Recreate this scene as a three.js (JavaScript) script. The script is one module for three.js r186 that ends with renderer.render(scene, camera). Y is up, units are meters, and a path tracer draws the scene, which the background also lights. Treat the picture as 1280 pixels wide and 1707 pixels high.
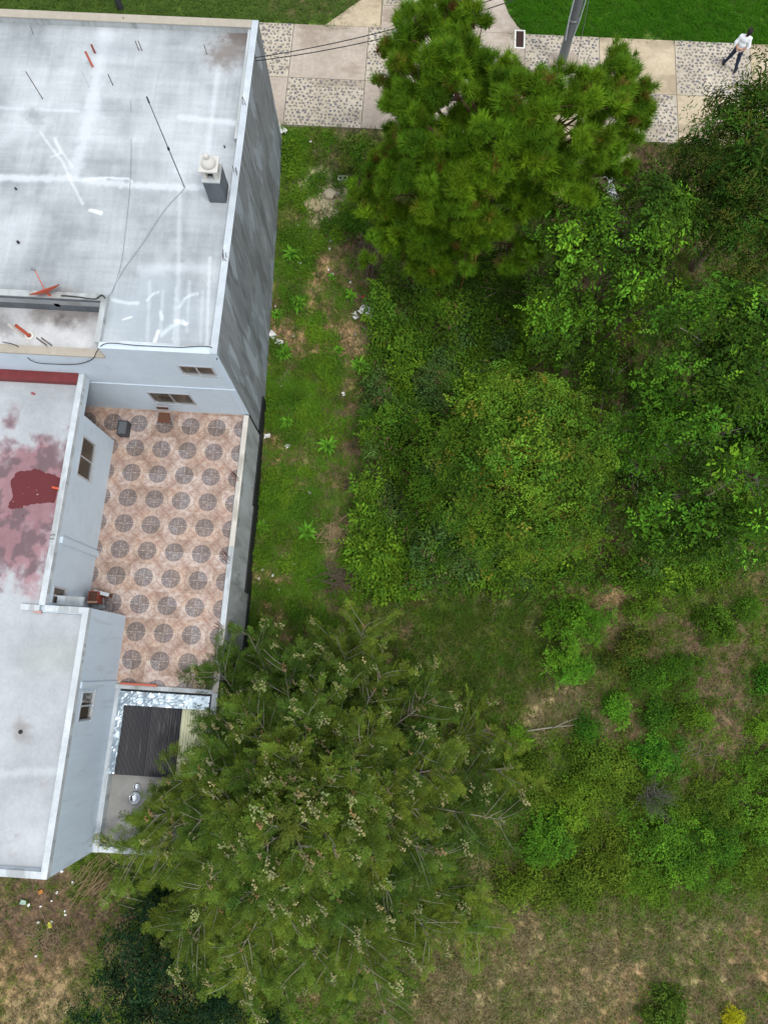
import * as THREE from 'three';
import { mergeGeometries, mergeVertices } from 'three/addons/utils/BufferGeometryUtils.js';
import { RoundedBoxGeometry } from 'three/addons/geometries/RoundedBoxGeometry.js';
import { MarchingCubes } from 'three/addons/objects/MarchingCubes.js';

// ---------------------------------------------------------------- camera, sky, sun, exposure
const scene = new THREE.Scene();
const CAMY = 26, F = 1150, PX = 640, PY = 853.5, NADX = 647, NADY = 1121, YAW = 3.4 * Math.PI / 180;
const V3 = (x, y, z) => new THREE.Vector3(x, y, z);
const dn = V3((NADX - PX) / F, (NADY - PY) / F, 1).normalize();      // straight down, seen by the drone
const U_ = dn.clone().negate();
const n0 = V3(0, -1, 0); n0.addScaledVector(U_, -n0.dot(U_)).normalize();
const e0 = n0.clone().cross(U_); if (e0.x < 0) e0.negate();
const E_ = e0.clone().multiplyScalar(Math.cos(YAW)).addScaledVector(n0, -Math.sin(YAW));
const N_ = n0.clone().multiplyScalar(Math.cos(YAW)).addScaledVector(e0, Math.sin(YAW));
const camera = new THREE.PerspectiveCamera(2 * Math.atan(PY / F) * 180 / Math.PI, 767 / 1024, 0.1, 2000);
camera.position.set(0, CAMY, 0);
camera.quaternion.setFromRotationMatrix(new THREE.Matrix4().makeBasis(
  V3(E_.x, U_.x, -N_.x), V3(-E_.y, -U_.y, N_.y), V3(-E_.z, -U_.z, N_.z)));
scene.add(camera);

const renderer = new THREE.WebGLRenderer({ antialias: true });
renderer.setSize(767, 1024);
renderer.toneMapping = THREE.LinearToneMapping;
renderer.toneMappingExposure = 1.16;
renderer.shadowMap.enabled = true;

const SUN_DIR = V3(0.38, 1.0, 0.34).normalize();
{ // high thin overcast, a little brighter round the veiled sun
  const w = 256, h = 128, d = new Float32Array(w * h * 4);
  for (let j = 0; j < h; j++) for (let i = 0; i < w; i++) {
    const th = (j + .5) / h * Math.PI - Math.PI / 2, ph = (i + .5) / w * 2 * Math.PI - Math.PI;
    const y = Math.sin(th), x = Math.cos(th) * Math.cos(ph), z = Math.cos(th) * Math.sin(ph);
    const c = Math.max(0, x * SUN_DIR.x + y * SUN_DIR.y + z * SUN_DIR.z);
    let L = y > 0 ? .8 + .38 * y : .2;
    L += .5 * Math.pow(c, 6);
    const k = (j * w + i) * 4;
    d[k] = L * .95; d[k + 1] = L * 1.0; d[k + 2] = L * 1.07; d[k + 3] = 1;
  }
  const t = new THREE.DataTexture(d, w, h, THREE.RGBAFormat, THREE.FloatType);
  t.mapping = THREE.EquirectangularReflectionMapping; t.magFilter = t.minFilter = THREE.LinearFilter; t.needsUpdate = true;
  scene.background = t; scene.environment = t;
  scene.environmentIntensity = 1.0; scene.backgroundIntensity = 1.0;
}
const sun = new THREE.DirectionalLight(new THREE.Color(1, .96, .9), 1.3);
sun.position.copy(SUN_DIR).multiplyScalar(60); sun.castShadow = true; sun.shadow.radius = 24;
sun.shadow.mapSize.set(2048, 2048);
Object.assign(sun.shadow.camera, { left: -35, right: 35, top: 35, bottom: -35, near: 1, far: 150 });
scene.add(sun, sun.target);

// ---------------------------------------------------------------- helpers
let seed = 1;
const setSeed = s => { seed = (s * 2654435761) >>> 0 || 1; };
const rnd = () => { seed = (seed + 0x6D2B79F5) >>> 0; let t = seed; t = Math.imul(t ^ (t >>> 15), t | 1); t ^= t + Math.imul(t ^ (t >>> 7), t | 61); return ((t ^ (t >>> 14)) >>> 0) / 4294967296; };
const rr = (a, b) => a + (b - a) * rnd();
const gauss = () => (rnd() + rnd() + rnd() + rnd() - 2) * 1.0;
const clamp = (x, a = 0, b = 1) => Math.min(b, Math.max(a, x));
const sstep = (a, b, x) => { const t = clamp((x - a) / (b - a)); return t * t * (3 - 2 * t); };
const mix = (a, b, t) => a + (b - a) * t;
const mix3 = (a, b, t) => [mix(a[0], b[0], t), mix(a[1], b[1], t), mix(a[2], b[2], t)];
setSeed(77);
const NT = new Float32Array(65536); for (let i = 0; i < 65536; i++) NT[i] = rnd();
function vn(x, y) {
  const xi = Math.floor(x), yi = Math.floor(y); let fx = x - xi, fy = y - yi;
  fx = fx * fx * (3 - 2 * fx); fy = fy * fy * (3 - 2 * fy);
  const a = (yi & 255) << 8, b = ((yi + 1) & 255) << 8, c = xi & 255, d = (xi + 1) & 255;
  return (NT[a | c] * (1 - fx) + NT[a | d] * fx) * (1 - fy) + (NT[b | c] * (1 - fx) + NT[b | d] * fx) * fy;
}
function fbm(x, y, o = 4) { let s = 0, a = .5, n = 0; for (let i = 0; i < o; i++) { s += a * vn(x, y); n += a; a *= .5; x = x * 2.03 + 17.3; y = y * 2.03 + 9.1; } return s / n; }

const used = {};
function numbered(name) { const n = used[name] = (used[name] ?? -1) + 1; return n ? name + '_' + String(n).padStart(3, '0') : name; }
function shadows(o) { o.castShadow = o.receiveShadow = true; return o; }
function part(name, geo, mat, parent) { const m = shadows(new THREE.Mesh(geo, mat)); m.name = name; parent.add(m); return m; }
function thing(name, label, category, pos = [0, 0, 0], turn = 0, group) {
  const o = new THREE.Group(); o.name = numbered(name); o.position.set(...pos); o.rotation.y = turn;
  o.userData = { label, category }; if (group) o.userData.group = group; scene.add(o); return o;
}
function solo(name, geo, mat, label, category, group) {
  const m = shadows(new THREE.Mesh(geo, mat)); m.name = numbered(name); m.userData = { label, category };
  if (group) m.userData.group = group; scene.add(m); return m;
}
function structure(name, geo, mat) {
  const m = geo ? shadows(new THREE.Mesh(geo, mat)) : new THREE.Group(); m.name = numbered(name); m.userData.kind = 'structure'; scene.add(m); return m;
}
// where the photo's pixel (1280 x 1707) meets the level y, a wall plane, or the sloping ground
function ray(px, py) { const r = V3((px - PX) / F, (py - PY) / F, 1); return V3(r.dot(E_), r.dot(U_), -r.dot(N_)); }
function at(px, py, y = 0) { const r = ray(px, py), t = (CAMY - y) / -r.y; return V3(r.x * t, y, r.z * t); }
const KN = [[-90, 2.9], [-40, 2.55], [-26.6, 2.42], [-21.1, 2.4], [-20.2, 1.95], [-15.5, 1.1], [-11.9, .4], [-8.8, 0], [-5.9, -.42], [-2.8, -.8], [-.4, -1.15], [4, -1.7], [9, -2.2], [20, -2.7], [90, -4]];
function ground(x, z) {
  let i = 0; while (i < KN.length - 2 && z > KN[i + 1][0]) i++;
  const t = clamp((z - KN[i][0]) / (KN[i + 1][0] - KN[i][0]));
  let y = mix(KN[i][1], KN[i + 1][1], t);
  const m = sstep(-21.3, -19.5, z);
  return y + m * ((fbm(x * .5 + 3, z * .5, 3) - .5) * .35 + (fbm(x * 2.2, z * 2.2 + 5, 2) - .5) * .12);
}
function on(px, py) { let p = at(px, py, 0); for (let i = 0; i < 5; i++) p = at(px, py, ground(p.x, p.z)); return p; }

function bx(x0, x1, y0, y1, z0, z1) { const g = new THREE.BoxGeometry(x1 - x0, y1 - y0, z1 - z0); g.translate((x0 + x1) / 2, (y0 + y1) / 2, (z0 + z1) / 2); return muv(g); }
function muv(g) { // uv in metres, by the way each face points
  const p = g.attributes.position, n = g.attributes.normal, uv = new Float32Array(p.count * 2);
  for (let i = 0; i < p.count; i++) {
    const ax = Math.abs(n.getX(i)), ay = Math.abs(n.getY(i)), az = Math.abs(n.getZ(i));
    let u, v; if (ay >= ax && ay >= az) { u = p.getX(i); v = p.getZ(i); } else if (ax > az) { u = p.getZ(i); v = p.getY(i); } else { u = p.getX(i); v = p.getY(i); }
    uv[2 * i] = u; uv[2 * i + 1] = v;
  }
  g.setAttribute('uv', new THREE.BufferAttribute(uv, 2)); return g;
}
function rbx(x0, x1, y0, y1, z0, z1, r = .01) { const g = new RoundedBoxGeometry(x1 - x0, y1 - y0, z1 - z0, 2, r); g.translate((x0 + x1) / 2, (y0 + y1) / 2, (z0 + z1) / 2); return muv(g); }
function tube(pts, radii, seg = 6) { // tapering tube through points
  const n = pts.length, pos = [], idx = [], uv = []; let side = V3(1, 0, 0), L = 0;
  for (let i = 0; i < n; i++) {
    const t = pts[Math.min(n - 1, i + 1)].clone().sub(pts[Math.max(0, i - 1)]).normalize();
    if (Math.abs(t.dot(side)) > .9) side = Math.abs(t.x) < .7 ? V3(1, 0, 0) : V3(0, 0, 1);
    const b = t.clone().cross(side).normalize(); const s = b.clone().cross(t).normalize(); side = s;
    const r = Array.isArray(radii) ? radii[i] : radii; if (i) L += pts[i].distanceTo(pts[i - 1]);
    for (let k = 0; k < seg; k++) { const a = k / seg * 2 * Math.PI; const q = pts[i].clone().addScaledVector(s, Math.cos(a) * r).addScaledVector(b, Math.sin(a) * r); pos.push(q.x, q.y, q.z); uv.push(k / seg, L); }
  }
  for (let i = 0; i < n - 1; i++) for (let k = 0; k < seg; k++) { const a = i * seg + k, b = i * seg + (k + 1) % seg; idx.push(a, b, a + seg, b, b + seg, a + seg); }
  for (const [o, fl] of [[0, 0], [(n - 1) * seg, 1]]) for (let k = 1; k < seg - 1; k++) fl ? idx.push(o, o + k, o + k + 1) : idx.push(o, o + k + 1, o + k);
  const g = new THREE.BufferGeometry(); g.setAttribute('position', new THREE.Float32BufferAttribute(pos, 3)); g.setAttribute('uv', new THREE.Float32BufferAttribute(uv, 2)); g.setIndex(idx); g.computeVertexNormals(); return g;
}
function rod(a, b, r0, r1 = r0, seg = 6) { return tube([a, b], [r0, r1], seg); }
function tex(w, h, fn, rep, srgb = true) {
  const d = new Uint8Array(w * h * 4);
  for (let j = 0; j < h; j++) for (let i = 0; i < w; i++) { const c = fn((i + .5) / w, (j + .5) / h), k = (j * w + i) * 4; d[k] = clamp(c[0], 0, 255); d[k + 1] = clamp(c[1], 0, 255); d[k + 2] = clamp(c[2], 0, 255); d[k + 3] = 255; }
  const t = new THREE.DataTexture(d, w, h); if (srgb) t.colorSpace = THREE.SRGBColorSpace;
  t.magFilter = THREE.LinearFilter; t.minFilter = THREE.LinearMipmapLinearFilter; t.generateMipmaps = true; t.wrapS = t.wrapT = THREE.MirroredRepeatWrapping;
  if (rep) t.repeat.set(rep[0], rep[1]); t.needsUpdate = true; return t;
}
const std = (o) => new THREE.MeshStandardMaterial({ roughness: .85, metalness: 0, ...o });
const noiseBump = tex(512, 512, (u, v) => { const n = 255 * (.55 * fbm(u * 40, v * 40, 4) + .45 * fbm(u * 160 + 7, v * 160, 2)); return [n, n, n]; }, [1 / 2, 1 / 2], false);

// a painted / plastered / cement wall: uv in metres, "streak" stretches blotches upright
function plaster(base, amp, streak, size = 6, seedv = 0, blotch) {
  return tex(768, 768, (u, v) => {
    const x = u * size + seedv * 13, y = v * size + seedv * 7;
    let n = (fbm(x * 1.1, y * (streak ? .35 : 1.1), 4) - .5) * 2 + (fbm(x * 6, y * (streak ? 1.2 : 6), 3) - .5) * .9 + (fbm(x * 30, y * 30, 2) - .5) * .7 + (streak ? (fbm(x * 9 + 60, y * .6, 3) - .5) * .9 : 0);
    let c = [base[0] + amp * n, base[1] + amp * n, base[2] + amp * n];
    { const dr = sstep(.66, .78, fbm(x * 5 + 3, y * .5 + 20, 4)), sp = sstep(.72, .8, fbm(x * 4 + 31, y * 4 + 8, 4)); c = mix3(c, [c[0] * .88, c[1] * .87, c[2] * .85], Math.max(streak ? dr : 0, sp * .5) * .4); }
    if (blotch) { const b = sstep(.52, .6, fbm(x * 1.6 + 40 + y * .25, y * .42 + 11, 6)); c = mix3(c, blotch, b * .42); const q = sstep(.55, .66, fbm(x * 2.2 + 90, y * .45 + 51, 6)); c = mix3(c, [c[0] * .72, c[1] * .72, c[2] * .7], q * .5); }
    return c;
  }, [1 / size, 1 / size]);
}
const M = {};
M.white = std({ map: plaster([192, 204, 214], 7, false, 6, 1), bumpMap: noiseBump, bumpScale: .006 });
M.blueWhite = std({ map: plaster([196, 210, 223], 7, true, 6, 2), bumpMap: noiseBump, bumpScale: .006 });
M.trim = std({ map: plaster([186, 192, 196], 22, false, 4, 3, [172, 176, 178]), bumpMap: noiseBump, bumpScale: .006 });
M.cement = std({ map: plaster([128, 132, 136], 24, true, 8, 4, [186, 200, 214]), bumpMap: noiseBump, bumpScale: .008 });
M.cement2 = std({ map: plaster([164, 168, 168], 18, true, 6, 5, [186, 192, 196]), bumpMap: noiseBump, bumpScale: .008 });
M.darkCement = std({ map: plaster([92, 97, 103], 14, true, 3, 6), bumpMap: noiseBump, bumpScale: .008 });
M.paleCurb = std({ map: plaster([196, 190, 180], 16, false, 3, 27, [170, 150, 134]), bumpMap: noiseBump, bumpScale: .008 });
M.capGrey = std({ map: plaster([176, 184, 190], 14, false, 3, 17), bumpMap: noiseBump, bumpScale: .008 });
M.tan = std({ map: plaster([164, 156, 142], 14, false, 3, 7), bumpMap: noiseBump, bumpScale: .008 });
M.black = std({ color: '#17181a', roughness: .7, bumpMap: noiseBump, bumpScale: .01 });
M.alu = std({ color: '#c9ced2', roughness: .35, metalness: .7 });
M.pane = new THREE.MeshPhysicalMaterial({ color: '#a89a88', roughness: .08, specularIntensity: .6, transmission: .85, thickness: 0, ior: 1.5 });
M.curtain = std({ color: '#6d563f' });
M.curtainGreen = std({ color: '#5e6b66' });
M.rust = std({ color: '#8a3f2a', roughness: .7 });
M.palePipe = std({ color: '#b9614c', roughness: .6 });
M.orange = std({ color: '#c2512f', roughness: .55 });
M.rebar = std({ color: '#5a4136', roughness: .8, metalness: .3 });
M.steel = std({ color: '#7b8084', roughness: .5, metalness: .5 });
M.cable = std({ color: '#1b1d20', roughness: .6 });
M.greyCable = std({ color: '#7d8286', roughness: .7 });
M.redPaint = std({ map: plaster([108, 36, 38], 12, false, 3, 8), roughness: .6 });
M.brown = std({ color: '#5e3a28', roughness: .75 });
M.bark = std({ color: '#6b5a4a', roughness: .95, bumpMap: noiseBump, bumpScale: .02 });
M.barkGrey = std({ color: '#8f887b', roughness: .95 });
M.barkRed = std({ color: '#4e3628', roughness: .95 });
M.stoneWhite = std({ color: '#d6d4cc', roughness: .9 });
const leafMat = (o = {}) => new THREE.MeshPhysicalMaterial({ color: '#ffffff', roughness: .85, specularIntensity: .18, side: THREE.DoubleSide, ...o });
M.leaf = leafMat(); M.needle = leafMat({ roughness: .7 }); M.grass = leafMat({ roughness: .8 });

// ---------------------------------------------------------------- ground sheet
// patches of bare soil, straw, stone and green, measured on the photograph
const BLOB = [];
const blob = (px, py, r, type, s = 1) => { const p = on(px, py); BLOB.push([p.x, p.z, r, type, s]); };
for (const [px, py, r, t, s] of [
  [500, 235, 1.3, 'g', 1], [590, 222, .7, 'g', 1], [480, 320, .8, 'g', 1], [490, 425, .8, 'g', .8], [560, 250, 1.0, 's', .9], [600, 250, 1, 's', .7], [535, 340, 1.0, 'r', 1], [560, 320, .7, 'r', .8], [525, 310, .6, 'r', .8], [560, 395, .6, 's', .6], [475, 400, .4, 'r', .6],
  [600, 300, 1, 'b', .7], [530, 470, .8, 'd', .8], [560, 440, .8, 'd', .5], [600, 470, 1, 'b', .8], [620, 440, 1, 'b', 1], [540, 560, .9, 'd', .9], [480, 560, .7, 'd', .6], [610, 560, .7, 's', .9], [590, 590, .8, 'd', .7], [500, 690, 1.6, 'g', .9], [470, 640, .9, 'g', .7],
  [545, 715, .6, 'd', .8], [470, 770, .6, 'd', .7], [495, 780, .4, 's', .8], [480, 850, 1.2, 'g', .8], [550, 860, .8, 's', .8], [560, 900, .7, 's', .9], [560, 960, .9, 'b', .8], [500, 820, .5, 'd', .8], [460, 960, .8, 'd', .8], [500, 940, 1, 'g', .8], [455, 730, .4, 'd', .7],
  [450, 1000, .8, 'd', .5], [600, 900, 1, 'b', .6],
  [800, 1060, 2.2, 'o', 1], [720, 1010, 1.5, 'o', .8], [850, 1120, 1.6, 'o', .9], [930, 1175, .9, 's', 1], [890, 1150, .7, 's', .6], [1010, 1030, 1.0, 'd', .7], [1050, 1060, 1.0, 'd', .7], [1140, 1060, 1.2, 'b', .7], [1200, 1130, 1.4, 'b', .9], [1190, 1190, 1.6, 'b', 1], [1250, 1250, 1.2, 'b', 1], [1180, 1250, 1, 'b', .9],
  [1040, 1230, 1, 'b', .8], [1000, 1210, .8, 's', .6], [880, 1240, .7, 's', .6], [1250, 1040, 1, 'b', .7], [1240, 1150, 1, 'o', .7], [1180, 1140, .5, 's', .6],
  [980, 1400, 3, 'g', .6], [1150, 1420, 3, 'g', .6], [1100, 1480, 2, 'o', .7], [950, 1500, 1.5, 's', .6],
  [800, 1640, 2.6, 's', .9], [950, 1600, 2.4, 's', .8], [1000, 1690, 2, 'd', .8], [1150, 1600, 2.4, 's', .8], [1270, 1560, 1.5, 'd', .7], [1270, 1680, 1.4, 'b', 1], [880, 1530, 1.2, 'd', .7], [700, 1690, 1.4, 's', .8], [1100, 1700, 1.5, 'd', .8],
  [60, 1560, 2.0, 'b', 1], [120, 1500, 1.4, 'b', 1], [150, 1560, 1.2, 'b', .9], [30, 1640, 1.6, 'd', 1], [60, 1690, 1.5, 's', .8], [150, 1440, .7, 'g', 1], [30, 1480, 1, 'b', .9],
  [1040, 270, .9, 's', .8], [1090, 280, 1, 'b', .9], [1150, 280, 1, 'b', .6], [1015, 320, .5, 'r', 1],
  [700, 700, 4, 'b', .5], [900, 700, 5, 'b', .5], [1100, 600, 5, 'b', .6], [520, 1400, 6, 'b', .6]]) blob(px, py, r, t, s);
const TYPES = ['g', 's', 'r', 'b', 'd', 'o'];
const GC = { g: [80, 108, 30], s: [150, 134, 96], r: [186, 172, 142], b: [100, 80, 60], d: [158, 128, 92], o: [86, 92, 44] };
function zone(x, z) {
  const w = { g: .16, s: .06, r: 0, b: .1, d: .1, o: .1 };
  if (z < -26.0) { w.g = 3; if (x < -2.5 && x > -9) { const n = fbm(x * .7, z * .7, 3); w.b += 5 * sstep(-8.2, -6.4, x + (n - .5) * 2) * sstep(-26.3, -27, z + (n - .5)); } return w; }
  const n1 = (fbm(x * .9 + 11, z * .9 + 3, 4) - .5) * 2.2, n2 = (fbm(x * .9 + 51, z * .9 + 33, 4) - .5) * 2.2;
  for (const [bxx, bz, r, t, s] of BLOB) { const dx = (x - bxx) / r + n1, dz = (z - bz) / r + n2, d = dx * dx + dz * dz; if (d < 4) w[t] += s * Math.exp(-d * 1.3) * (t === 'b' || t === 'd' || t === 's' ? 2.2 : 1.5); }
  w.g += .35 * sstep(.5, .7, fbm(x * 1.3 + 70, z * 1.3, 3)); w.d += .3 * sstep(.5, .7, fbm(x * 1.5 + 7, z * 1.5 + 90, 3));
  return w;
}
const GX0 = -26, GX1 = 24, GZ0 = -36, GZ1 = 20;
{
  const ax = (a, b, lo, hi, st) => { const r = []; for (const q of [400, 200, 100, 60, 40, 30]) r.push(a - q); for (let v = lo; v <= hi + 1e-6; v += st) r.push(v); for (const q of [30, 40, 60, 100, 200, 400]) r.push(b + q); return r.filter((v, i, A) => !i || v > A[i - 1]); };
  const xs = ax(GX0, GX1, GX0, GX1, .25), zs = ax(GZ0, GZ1, GZ0, GZ1, .25), pos = [], uv = [], idx = [];
  for (const z of zs) for (const x of xs) { pos.push(x, ground(x, z), z); uv.push((x - GX0) / (GX1 - GX0), (z - GZ0) / (GZ1 - GZ0)); }
  for (let j = 0; j < zs.length - 1; j++) for (let i = 0; i < xs.length - 1; i++) { const a = j * xs.length + i, b = a + 1, c = a + xs.length, d = c + 1; idx.push(a, c, b, b, c, d); }
  const g = new THREE.BufferGeometry(); g.setAttribute('position', new THREE.Float32BufferAttribute(pos, 3)); g.setAttribute('uv', new THREE.Float32BufferAttribute(uv, 2)); g.setIndex(idx); g.computeVertexNormals();
  const t = tex(1536, 1536, (u, v) => {
    const x = GX0 + u * (GX1 - GX0), z = GZ0 + v * (GZ1 - GZ0), w = zone(x, z); let c = [0, 0, 0], s = 0;
    for (const k of TYPES) { const q = w[k] * w[k]; s += q; c[0] += GC[k][0] * q; c[1] += GC[k][1] * q; c[2] += GC[k][2] * q; }
    const f = .72 + .56 * vn(x * 26, z * 26) + .36 * (vn(x * 11 + 5, z * 11) - .5) + .3 * (fbm(x * 3, z * 3 + 40, 2) - .5);
    return [c[0] / s * f, c[1] / s * f, c[2] / s * f];
  });
  const b = noiseBump.clone(); b.repeat.set(30, 30); b.needsUpdate = true;
  structure('ground', g, std({ map: t, roughness: .97, bumpMap: b, bumpScale: .03 }));
}

// ---------------------------------------------------------------- street of concrete and cobble panels
const SY = 2.5;
{
  const street = structure('street');
  const conc = (sd, base) => std({ map: tex(512, 512, (u, v) => { const x = u * 6 + sd * 9, y = v * 6 + sd * 5; const n = (fbm(x * .8, y * .8, 4) - .5) * 34 + (fbm(x * 9, y * 9, 2) - .5) * 20 + (vn(x * 45, y * 45) - .5) * 12; const st = sstep(.56, .72, fbm(x * .6 + 30, y * 1.4 + 8, 4)) * .32; const c = [base[0] + n, base[1] + n, base[2] + n]; return mix3(c, [112, 98, 80], st); }, [1 / 6, 1 / 6]), bumpMap: noiseBump, bumpScale: .006 });
  const cm = [conc(1, [166, 152, 138]), conc(2, [176, 160, 134]), conc(3, [163, 150, 137])];
  const mortar = [conc(5, [176, 165, 148]), conc(6, [184, 174, 156])];
  const stoneM = [std({ color: '#736f6b' }), std({ color: '#7d766d' }), std({ color: '#64646a' })];
  const edge = .012;
  function panel(x0, x1, z0, z1, cob, i) {
    const m = part(cob ? 'cobble_panel' : 'concrete_panel', bx(x0 + edge, x1 - edge, SY - .16, SY, z0 + edge, z1 - edge), cob ? mortar[i % 2] : cm[x0 > 3 ? 1 : (i % 2) * 2], street);
    if (!cob) return;
    const G = [[], [], []], p = .162, b = .09;
    for (let x = x0 + b; x < x1 - b; x += p) for (let z = z0 + b; z < z1 - b; z += p) {
      if (rnd() < .06) continue;
      const cx = x + rr(-.045, .045) + (Math.round((z - z0) / p) % 2) * p * .5, cz = z + rr(-.045, .045); if (cx > x1 - .07) continue;
      const n = 5 + (rnd() * 3 | 0), a = rr(.056, .095), e = rr(.5, .85), rot = rnd() * 6.28, pos = [], idx = [], y0 = SY - .005, y1 = SY + rr(.008, .022);
      for (let k = 0; k < n; k++) { const t = k / n * 6.28 + rr(-.3, .3), q = a * rr(.72, 1.12), lx = Math.cos(t) * q, lz = Math.sin(t) * q * e, X = lx * Math.cos(rot) - lz * Math.sin(rot), Z = lx * Math.sin(rot) + lz * Math.cos(rot); pos.push(cx + X, y0, cz + Z, cx + X * .8, y1, cz + Z * .8); }
      pos.push(cx, y1 + .004, cz);
      for (let k = 0; k < n; k++) { const A = 2 * k, B = 2 * ((k + 1) % n); idx.push(A, A + 1, B, B, A + 1, B + 1, A + 1, 2 * n, B + 1); }
      const g = new THREE.BufferGeometry(); g.setAttribute('position', new THREE.Float32BufferAttribute(pos, 3)); g.setIndex(idx); G[rnd() * 3 | 0].push(g);
    }
    G.forEach((l, k) => { if (!l.length) return; const g = mergeGeometries(l); g.computeVertexNormals(); const s = part('stones', g, stoneM[k], m); s.userData.kind = 'stuff'; });
  }
  setSeed(5);
  const X = [-20.9, -17.8, -14.75, -11.7, -8.6, -5.5, -2.35, .75, 4.15, 7.22, 10.32, 13.4, 16.5, 19.6, 22.7];
  for (let i = 0; i < X.length - 1; i++) { panel(X[i], X[i + 1], -26.2, -23.5, i % 2 === 0, i); panel(X[i], X[i + 1], -23.5, -21.2, i % 2 === 1, i + 1); }
  // the branch road to the north, narrowing away from the junction
  const road = (pts, name, mat) => { const s = new THREE.Shape(pts.map(([x, z]) => new THREE.Vector2(x, -z))); const g = new THREE.ExtrudeGeometry(s, { depth: .15, bevelEnabled: false }); g.rotateX(-Math.PI / 2); g.translate(0, SY - .16 + .004, 0); return part(name, muv(g), mat, street); };
  road([[-4.2, -26.21], [-3.0, -27.4], [-2.0, -28.2], [-1.9, -40], [-1.9, -26.21]], 'concrete_panel', cm[1]);
  road([[-1.87, -26.21], [-1.87, -27.35], [1.4, -27.35], [1.4, -26.21]], 'concrete_panel', cm[0]);
  panel(-1.87, 1.4, -30.5, -27.36, true, 1);
  road([[1.42, -26.21], [1.42, -40], [3.0, -40], [3.1, -28.2], [3.45, -27.2], [3.8, -26.6], [4.15, -26.21]], 'concrete_panel', cm[2]);
  // round pale footing of the pole
  const f = new THREE.CylinderGeometry(.62, .66, .05, 28); f.translate(5.75, SY + .02, -24.85); part('pole_footing', muv(f), cm[0], street);
}
{ // street drain
  const d = thing('drain_grate', 'dark rusty rectangular drain with pale frame in the street beside the pine top', 'drain', [3.93, SY, -25.9]);
  part('frame', mergeGeometries([bx(-.22, -.16, 0, .02, -.47, .47), bx(.16, .22, 0, .02, -.47, .47), bx(-.159, .159, 0, .02, -.47, -.41), bx(-.159, .159, 0, .02, .41, .47)]), M.stoneWhite, d);
  part('pit', bx(-.159, .159, .002, .006, -.409, .409), std({ color: '#2b1a16' }), d);
  part('grille', mergeGeometries([-.1, -.05, 0, .05, .1].map(x => bx(x - .008, x + .008, .007, .015, -.405, .405))), std({ color: '#4a2b22', metalness: .3 }), d);
}

// ---------------------------------------------------------------- tall house
const RY = 7.2, PT = 7.42, XE = -5.54, ZS = -8.75, ZN = -20.75, XW = -23;
function strokeTex(x0, z0, w, h, n, base, strokes, wash) {
  return tex(n, Math.round(n * h / w), (u, v) => {
    const x = x0 + u * w, z = z0 + v * h; let c = base(x, z);
    for (const s of strokes) {
      let dm = 1e9; const P = s.p;
      for (let i = 0; i < P.length - 1; i++) { const ax = P[i][0], az = P[i][1], bx2 = P[i + 1][0] - ax, bz = P[i + 1][1] - az; const t = clamp(((x - ax) * bx2 + (z - az) * bz) / (bx2 * bx2 + bz * bz + 1e-9)); const d = Math.hypot(x - ax - bx2 * t, z - az - bz * t); if (d < dm) dm = d; }
      if (dm < s.w * 2) { const k = (1 - sstep(s.w * (1 - s.s), s.w * (1 + s.s), dm + (fbm(x * 7, z * 7, 3) - .5) * s.w * 1.2)) * s.a; c = mix3(c, s.c, k); }
    }
    return c;
  });
}
const wp = (y, ...q) => q.map(([px, py]) => { const p = at(px, py, y); return [p.x, p.z]; });
const planeUV = (g, x0, z0, w, h) => { const p = g.attributes.position, uv = g.attributes.uv; for (let i = 0; i < p.count; i++) uv.setXY(i, (p.getX(i) - x0) / w, (p.getZ(i) - z0) / h); return g; };
const WH = [200, 205, 209];
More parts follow.
